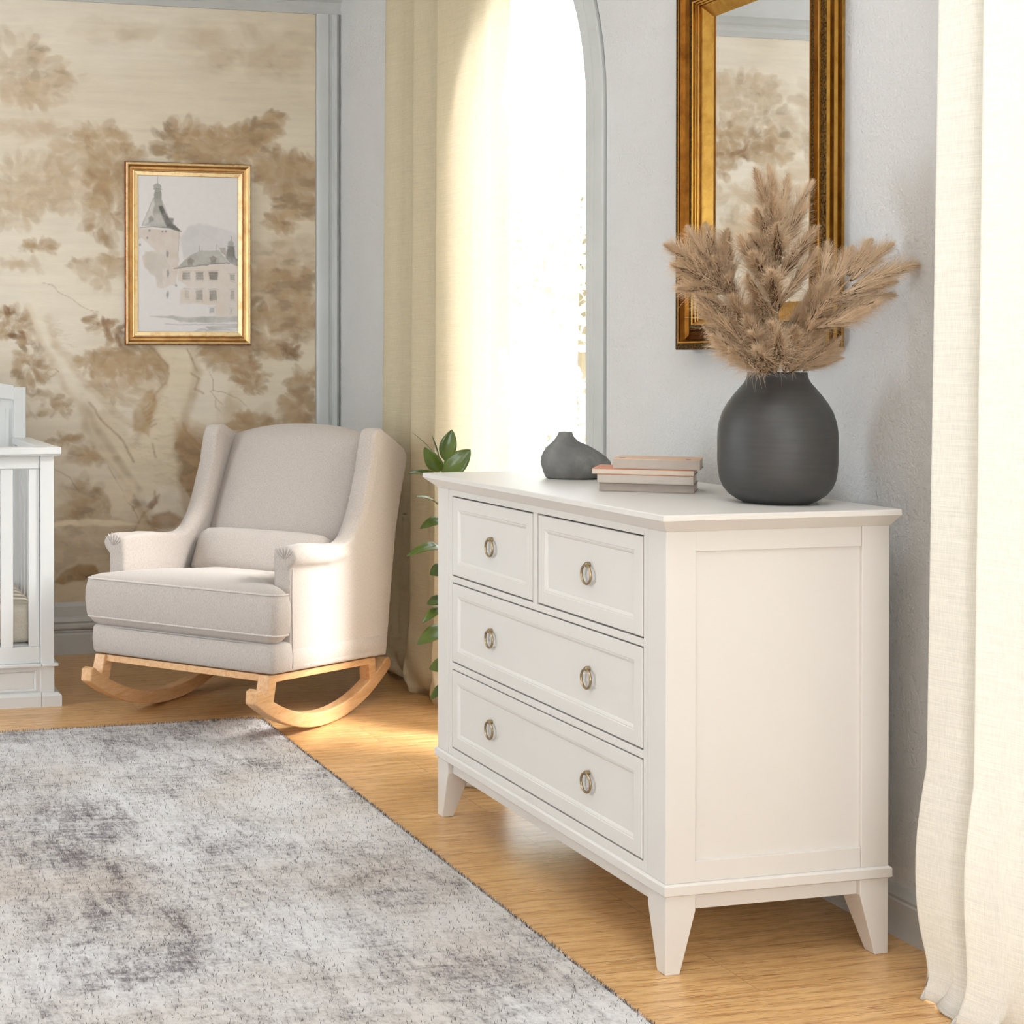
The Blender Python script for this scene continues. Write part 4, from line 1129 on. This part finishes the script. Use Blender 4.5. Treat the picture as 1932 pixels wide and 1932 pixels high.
# ------------------------------------------------------------------ crib
T = thing('crib', 'white slatted crib standing by the mural wall', 'crib', (.13, 5.45, 0))
co = lambda x0, x1, y0, y1, z0, z1, bm: box(bm, x0-.13, x1-.13, y0-5.45, y1-5.45, z0, z1)
CX0, CX1, CY0, CY1 = -.53, .8115, 5.085, 5.80
for x0, x1 in ((CX1-.046, CX1), (CX0, CX0+.046)):
    bm = bmesh.new(); co(x0, x1, CY0, CY0+.046, 0.04, .845, bm); obj('front_post', bm, CRIB, T, bevel=.002)
    bm = bmesh.new(); co(x0, x1, CY1-.046, CY1, 0.04, 1.060, bm); obj('back_post', bm, CRIB, T, bevel=.002)
bm = bmesh.new(); co(CX0-.022, .8335, CY0-.020, CY0+.062, .8455, .8695, bm); co(CX0-.018, .829, CY0-.016, CY0+.058, .8405, .8455, bm); obj('top_rail', bm, CRIB, T, bevel=.003)
for x0, x1 in ((CX1-.05, .829), (CX0-.018, CX0+.05)):
    bm = bmesh.new(); co(x0, x1, CY0+.0625, CY1-.02, .8455, .8695, bm); obj('side_top_rail', bm, CRIB, T, bevel=.003)
    bm = bmesh.new(); co(x0+.015, x1-.02, CY0+.047, CY1-.047, .795, .844, bm); obj('side_rail', bm, CRIB, T, bevel=.0015); bm = bmesh.new(); co(x0+.015, x1-.02, CY0+.047, CY1-.047, .05, .199, bm); obj('side_rail', bm, CRIB, T, bevel=.0015)
bm = bmesh.new(); co(CX0+.046, CX1-.0475, CY0+.006, CY0+.034, .7975, .840, bm); obj('front_rail', bm, CRIB, T, bevel=.0015)
bm = bmesh.new(); co(CX0+.046, CX1-.0475, CY0+.006, CY0+.034, .1435, .199, bm); obj('front_rail', bm, CRIB, T, bevel=.0015)
n = 14
sx = .728
slat_bm = None
for k in range(n):
    x0 = .7275-k*.0940
    bm = bmesh.new(); co(x0, x0+(.036 if k == 0 else .041), CY0+.010, CY0+.026, .199, .7975, bm); obj('slat', bm, CRIB, T, bevel=.0015)
for k in range(7):
    y0 = CY0+.075+k*.084
    bm = bmesh.new(); co(CX1-.034, CX1-.018, y0, y0+.04, .199, .797, bm); obj('side_slat', bm, CRIB, T, bevel=.0015)
# beaded back panel with arched top
bm = bmesh.new()
def archz(x):
    u = (x-CX0)/(CX1-CX0); u = min(u, 1-u)*2
    return 1.066+.13*(1-math.cos(math.pi*min(1, u*1.15)))/2
xs = [CX0+.046+(CX1-CX0-.092)*k/40 for k in range(41)]
for a, b in zip(xs[:-1], xs[1:]):
    v = [bm.verts.new((x-.13, y-5.45, z)) for x, y, z in [(a,CY1-.040,archz(a)-.055),(b,CY1-.040,archz(b)-.055),(b,CY1-.040,archz(b)),(a,CY1-.040,archz(a)),(a,CY1-.006,archz(a)-.055),(b,CY1-.006,archz(b)-.055),(b,CY1-.006,archz(b)),(a,CY1-.006,archz(a))]]
    for f in [(0,3,2,1),(4,5,6,7),(0,1,5,4),(2,3,7,6)]: bm.faces.new([v[i] for i in f])
bmesh.ops.remove_doubles(bm, verts=bm.verts[:], dist=1e-5)
obj('headboard_rail', bm, CRIB, T)
bm = bmesh.new()
for a, b in zip(xs[:-1], xs[1:]):
    v = [bm.verts.new((x-.13, y-5.45, z)) for x, y, z in [(a,CY1-.026,.20),(b,CY1-.026,.20),(b,CY1-.026,archz(b)-.05),(a,CY1-.026,archz(a)-.05)]]
    bm.faces.new(v)
for k in range(24):
    x = CX1-.075-k*.05; co(x, x+.012, CY1-.031, CY1-.0255, .20, .98, bm)
obj('headboard_panel', bm, CRIB, T)
# lower: ledge, skirt panel, plinth
bm = bmesh.new(); co(CX0-.012, CX1-.0445, CY0-.012, CY0+.04, .1335, .1432, bm); co(CX1-.043, .8240, CY0-.012, CY0+.058, .1335, .1432, bm); co(CX1-.002, .8240, CY0+.058, CY1, .1335, .1432, bm); obj('ledge_moulding', bm, CRIB, T, bevel=.002)
bm = bmesh.new(); co(CX1-.0445, CX1, CY0-.0005, CY0+.05, .04, .1335, bm); obj('corner_block', bm, CRIB, T, bevel=.0012)
bm = bmesh.new()
nested(bm, ((CX0+CX1-.046)/2-.13, CY0-5.45+.010, .086), (1,0,0), (0,0,1), (0,-1,0), CX1-.046-CX0, .098, [(0,0),(0,.008),(.013,.008),(.0145,.011),(.017,.011),(.022,.004),(.024,.005)], fill=True, back=True)
obj('skirt_panel', bm, CRIB, T)
bm = bmesh.new()
for (x0, x1, y0, y1) in ((CX0-.02, CX1-.046, CY0-.018, CY0+.05), (CX1-.0445, .8345, CY0-.018, CY0+.06), (CX1-.005, .8345, CY0+.06, CY1)):
    rg = [[(x-.13, y-5.45, z) for x, y in ((x0+i_ if x0 < -.5 else x0, y0+i_), (x1-i_ if x1 > .83 else x1, y0+i_), (x1-i_ if x1 > .83 else x1, y1), (x0, y1))] for i_, z in ((0,0),(0,.036),(.004,.040),(.012,.0455))]
    loft(bm, rg)
obj('plinth', bm, CRIB, T)
bm = bmesh.new(); co(CX0+.05, CX1-.05, CY0+.05, CY1-.05, .203, .335, bm); o = obj('crib_mattress', bm, MATT, bevel=.025, seg=4, smooth=True, loc=(.13,5.45,0)); tag(o, 'beige linen mattress lying inside the white crib', 'mattress')
bm = bmesh.new(); co(CX0+.046, CX1-.046, CY0+.036, CY1-.046, .19, .202, bm); obj('mattress_support', bm, CRIB, T)
bm = bmesh.new(); bmesh.ops.create_uvsphere(bm, u_segments=12, v_segments=8, radius=.005, matrix=Matrix.Translation((CX1-.024-.13, CY0+.05-5.45+.012, .77))); obj('bolt', bm, NICKEL, T, smooth=True)

# ------------------------------------------------------------------ rug with pile
RX0, RX1, RY0, RY1, RT = -1.75, 1.424, 1.3, 4.708, .011
bm = bmesh.new(); rg = []
def rugring(ins, z):
    out = []; rr = .035
    for (cx, cy, a0) in ((RX1-rr-ins, RY1-rr-ins, 0), (RX0+rr+ins, RY1-rr-ins, 90), (RX0+rr+ins, RY0+rr+ins, 180), (RX1-rr-ins, RY0+rr+ins, 270)):
        for k in range(7):
            a = R(a0+90*k/6); out.append((cx+rr*math.cos(a), cy+rr*math.sin(a), z))
    return out
loft(bm, [rugring(.002,.0005), rugring(0,.004), rugring(.003,.009), rugring(.008,RT)])
rug = obj('area_rug', bm, RUG, smooth=True, autos=40)
tag(rug, 'distressed grey and white area rug on the oak floor', 'rug')
N1, N2 = 30000, 52000
r = np.random.RandomState(3)
def fibres(N, lmin, lmax, w, mats, edge_frac=.12):
    # denser near the camera side which the photo shows; whole rug covered
    n_e = int(N*edge_frac)
    x = r.uniform(-.6, RX1-.004, N); y = r.uniform(RY0+1.0, RY1-.004, N)
    x[:n_e//2] = RX1-.003-r.rand(n_e//2)*.004; y[n_e//2:n_e] = RY1-.003-r.rand(n_e-n_e//2)*.004
    ok = ~((x > RX1-.02) & (y > RY1-.02)); x, y = x[ok], y[ok]; N = len(x)
    th = r.uniform(0, 2*math.pi, N); L_ = r.uniform(lmin, lmax, N); bend = r.uniform(.1, .8, N); az = r.uniform(0, 2*math.pi, N)
    dx, dy = np.cos(th)*w, np.sin(th)*w
    tx, ty = np.cos(az)*L_*bend, np.sin(az)*L_*bend; tz_ = L_*np.sqrt(np.clip(1-bend**2, .1, 1))
    z0 = np.full(N, RT-.003)
    co_ = np.stack([np.stack([x-dx, y-dy, z0], -1), np.stack([x+dx, y+dy, z0], -1), np.stack([x+tx*.45+dx*.8, y+ty*.45+dy*.8, z0+tz_*.65], -1), np.stack([x+tx*.45-dx*.8, y+ty*.45-dy*.8, z0+tz_*.65], -1), np.stack([x+tx, y+ty, z0+tz_], -1)], 1)
    return co_.reshape(-1, 3), N
def pile(name, N, lmin, lmax, w, mat, ef):
    co_, N = fibres(N, lmin, lmax, w, None, ef)
    b = np.arange(N)*5
    loops = np.stack([b, b+1, b+2, b+3, b+3, b+2, b+4], -1).ravel().astype(np.int32)
    starts = (np.arange(N)[:, None]*7+np.array([0, 4])).ravel().astype(np.int32)
    me = bpy.data.meshes.new(name); me.vertices.add(len(co_)); me.vertices.foreach_set('co', co_.ravel().astype(np.float32))
    me.loops.add(len(loops)); me.loops.foreach_set('vertex_index', loops)
    me.polygons.add(len(starts)); me.polygons.foreach_set('loop_start', starts); me.update(calc_edges=True); me.materials.append(mat)
    o = bpy.data.objects.new(name, me); link(o, rug); o['kind'] = 'stuff'
pile('dark_pile', N1, .007, .0125, .00062, FIB1, .14)
pile('light_pile', N2, .005, .009, .0005, FIB2, .10)

# ------------------------------------------------------------------ potted rubber plant behind the dresser
PB = Vector((1.79, 3.89, 0))
T = thing('potted_rubber_plant', 'glossy rubber plant peeking out between the dresser and the curtain', 'plant', PB)
bm = bmesh.new(); lathe(bm, [(.070,.001),(.078,.01),(.098,.17),(.102,.19),(.100,.20),(.092,.20),(.088,.17)], 40, cap=(True, False)); obj('pot', bm, POT, T, smooth=True, autos=50)
bm = bmesh.new(); lathe(bm, [(.0905,.172),(.05,.178)], 30, cap=(False, True)); obj('soil', bm, SOIL, T)
stem_pts = [PB+Vector((0,0,.17)), Vector((1.74,3.87,.35)), Vector((1.715,3.86,.55)), Vector((1.705,3.855,.75)), Vector((1.70,3.855,.90))]
bm = bmesh.new(); tube(bm, [p-PB for p in stem_pts], [.009,.008,.007,.006,.003], 10); obj('stem', bm, STEM, T, smooth=True)
def leafobj(a, b, width, droop, face, fold=.25):
    """a base, b tip (Vectors), face = direction the blade looks at"""
    d = b-a; ln = d.length; d.normalize()
    s = d.cross(face).normalized(); nrm = s.cross(d).normalized()
    bm = bmesh.new(); ns, nw = 14, 6; rows = []
    for i in range(ns+1):
        t = i/ns; w = width*.64*(math.sin(math.pi*t**.85)**.75)*(1 if t < .999 else 0)+(.0012 if t < .04 else 0)
        c = a+d*ln*t+nrm*droop*math.sin(math.pi*t)*ln
        rows.append([bm.verts.new(c+s*w*(2*k/nw-1)+nrm*(abs(2*k/nw-1)*w*fold+.0006*math.sin(t*40)) - PB) for k in range(nw+1)])
    for p, q in zip(rows[:-1], rows[1:]):
        for k in range(nw):
            bm.faces.new([p[k], p[k+1], q[k+1], q[k]])
    o = obj('leaf', bm, LEAF, T, smooth=True); sm_ = o.modifiers.new('t', 'SOLIDIFY'); sm_.thickness = .0008
    return o
camv = Vector((-.42,-.9,.12))
for (x0,y0,x1,y1,w,dr,yb,yt,face) in [
    (838,868,853,810,.036,.05,3.85,3.84,(-.3,-.9,.1)),(832,890,800,843,.034,.08,3.85,3.83,(-.6,-.8,.2)),(836,900,888,848,.046,.06,3.85,3.83,(-.2,-.9,.4)),
    (826,866,778,816,.012,.04,3.86,3.86,(.3,-.2,.9)),(828,862,815,822,.007,.0,3.86,3.87,(1,.1,.1)),(842,912,769,893,.024,.10,3.85,3.80,(-.1,-.5,.85)),
    (834,962,783,937,.020,.10,3.85,3.80,(.0,-.4,.9)),(838,982,792,998,.024,.12,3.85,3.82,(-.3,-.7,.6)),(842,1042,766,1050,.026,.16,3.85,3.78,(.0,-.6,.8)),
    (838,1072,811,1084,.030,.05,3.85,3.83,(-.4,-.8,.3)),(838,1130,805,1140,.024,.08,3.85,3.83,(-.2,-.8,.5)),(836,1148,797,1176,.022,.14,3.85,3.82,(-.1,-.6,.8)),
    (842,1186,786,1217,.034,.12,3.85,3.80,(-.3,-.8,.5)),(842,1252,810,1262,.030,.05,3.85,3.82,(-.5,-.8,.2)),(842,1290,812,1320,.020,.05,3.85,3.83,(-.5,-.6,.2)),
    (842,940,828,953,.02,.0,3.85,3.84,(-.5,-.6,.2)),(842,1010,826,1005,.02,.0,3.85,3.84,(-.5,-.6,.2))]:
    leafobj(at_plane(x0,y0,yb), at_plane(x1,y1,yt), w, dr, Vector(face))

# ------------------------------------------------------------------ garden outside
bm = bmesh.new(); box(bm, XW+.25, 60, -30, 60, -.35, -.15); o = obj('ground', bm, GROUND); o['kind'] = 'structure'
def bush(loc, rx, rz, n, seed, leafs, label, cat='shrub', trunk=0):
    r = random.Random(seed); T = thing('garden_shrub' if not trunk else 'garden_tree', label, cat, loc)
    bm = bmesh.new()
    for _ in range(n):
        u = Vector((r.gauss(0,1), r.gauss(0,1), r.gauss(0,1))).normalized()*(r.random()**.35)
        c = Vector((u.x*rx, u.y*rx, trunk+rz+u.z*rz)); a = Vector((r.gauss(0,1), r.gauss(0,1), r.gauss(0,1))).normalized(); b = a.orthogonal().normalized()*leafs*.4
        a *= leafs*r.uniform(.7,1.3)
        vs = [bm.verts.new(c-a*.5), bm.verts.new(c+b*.5), bm.verts.new(c+a*.5), bm.verts.new(c-b*.5)]; bm.faces.new(vs)
    obj('foliage', bm, HEDGE, T)
    bm = bmesh.new(); tube(bm, [(0,0,0),(0.02,0,trunk+rz*.6),(0,.02,trunk+rz*1.3)], [.05+trunk*.04,.04+trunk*.02,.02], 8); obj('trunk', bm, WOODTR, T)
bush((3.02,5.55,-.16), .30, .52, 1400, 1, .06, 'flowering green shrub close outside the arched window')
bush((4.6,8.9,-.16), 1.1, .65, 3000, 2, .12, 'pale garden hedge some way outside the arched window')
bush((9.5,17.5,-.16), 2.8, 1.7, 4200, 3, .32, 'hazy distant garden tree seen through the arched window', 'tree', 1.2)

# ------------------------------------------------------------------ light
w = bpy.data.worlds.new('World'); sc.world = w; w.use_nodes = True
nt = w.node_tree; bg = nt.nodes['Background']
bg.inputs['Color'].default_value = (.90, .95, 1.0, 1); bg.inputs['Strength'].default_value = 2.8
def light(name, kind, loc, rot, energy, color, **kw):
    l = bpy.data.lights.new(name, kind); l.energy = energy; l.color = color
    for k, v in kw.items(): setattr(l, k, v)
    o = bpy.data.objects.new(name, l); COL.objects.link(o); o.location = loc; o.rotation_euler = rot; return o
s = Vector((1.0,-.85,1.08)).normalized()
sun = light('sun', 'SUN', (6,-4,6), s.to_track_quat('Z', 'Y').to_euler(), 8.4, (1.0,.985,.98), angle=R(22))
light('daylight_side_window', 'AREA', (XL-.16, 4.45, 1.42), (0, R(-90), 0), 24, (.72,.86,1.0), shape='RECTANGLE', size=1.7, size_y=.75)
light('front_fill', 'AREA', (.3, YF-.16, 1.45), (R(90), 0, 0), 26, (.76,.88,1.0), shape='RECTANGLE', size=2.7, size_y=1.85)  # added soft fill from behind the camera, no such window is known

light('overhead_fill', 'AREA', (.75, 1.5, H-.06), (0,0,0), 20, (.84,.92,1.0), shape='DISK', size=1.6)  # added overhead fill to brighten upward faces, no fixture behind it

# ------------------------------------------------------------------ camera
cd = bpy.data.cameras.new('Camera'); cam = bpy.data.objects.new('Camera', cd); COL.objects.link(cam); sc.camera = cam
a, f, cx, cy, hh, p, rr = .2307, 2885.8, 310.96, 711.14, 1.1543, .0097, -.001
cd.sensor_fit = 'HORIZONTAL'; cd.sensor_width = 36; cd.lens = f/1932*36
cd.shift_x = (966-cx)/1932; cd.shift_y = -(966-cy)/1932
fw = Vector((math.sin(a)*math.cos(p), math.cos(a)*math.cos(p), -math.sin(p)))
rt = Vector((math.cos(a), -math.sin(a), 0)); up = rt.cross(fw)
rt2 = rt*math.cos(rr)+up*math.sin(rr); up2 = up*math.cos(rr)-rt*math.sin(rr)
M = Matrix((rt2, up2, -fw)).transposed().to_4x4(); M.translation = (0,0,hh); cam.matrix_world = M
cd.clip_start = .05; cd.clip_end = 200

sc.view_settings.view_transform = 'Standard'; sc.view_settings.look = 'None'
sc.view_settings.exposure = .59; sc.view_settings.gamma = 1; sc.view_settings.use_curve_mapping = False
c = sc.cycles
c.use_denoising = True; c.use_adaptive_sampling = True; c.adaptive_threshold = .08; c.adaptive_min_samples = 12
c.max_bounces = 6; c.diffuse_bounces = 4; c.glossy_bounces = 3; c.transmission_bounces = 3; c.transparent_max_bounces = 6
c.sample_clamp_indirect = 8; c.caustics_reflective = False; c.caustics_refractive = False
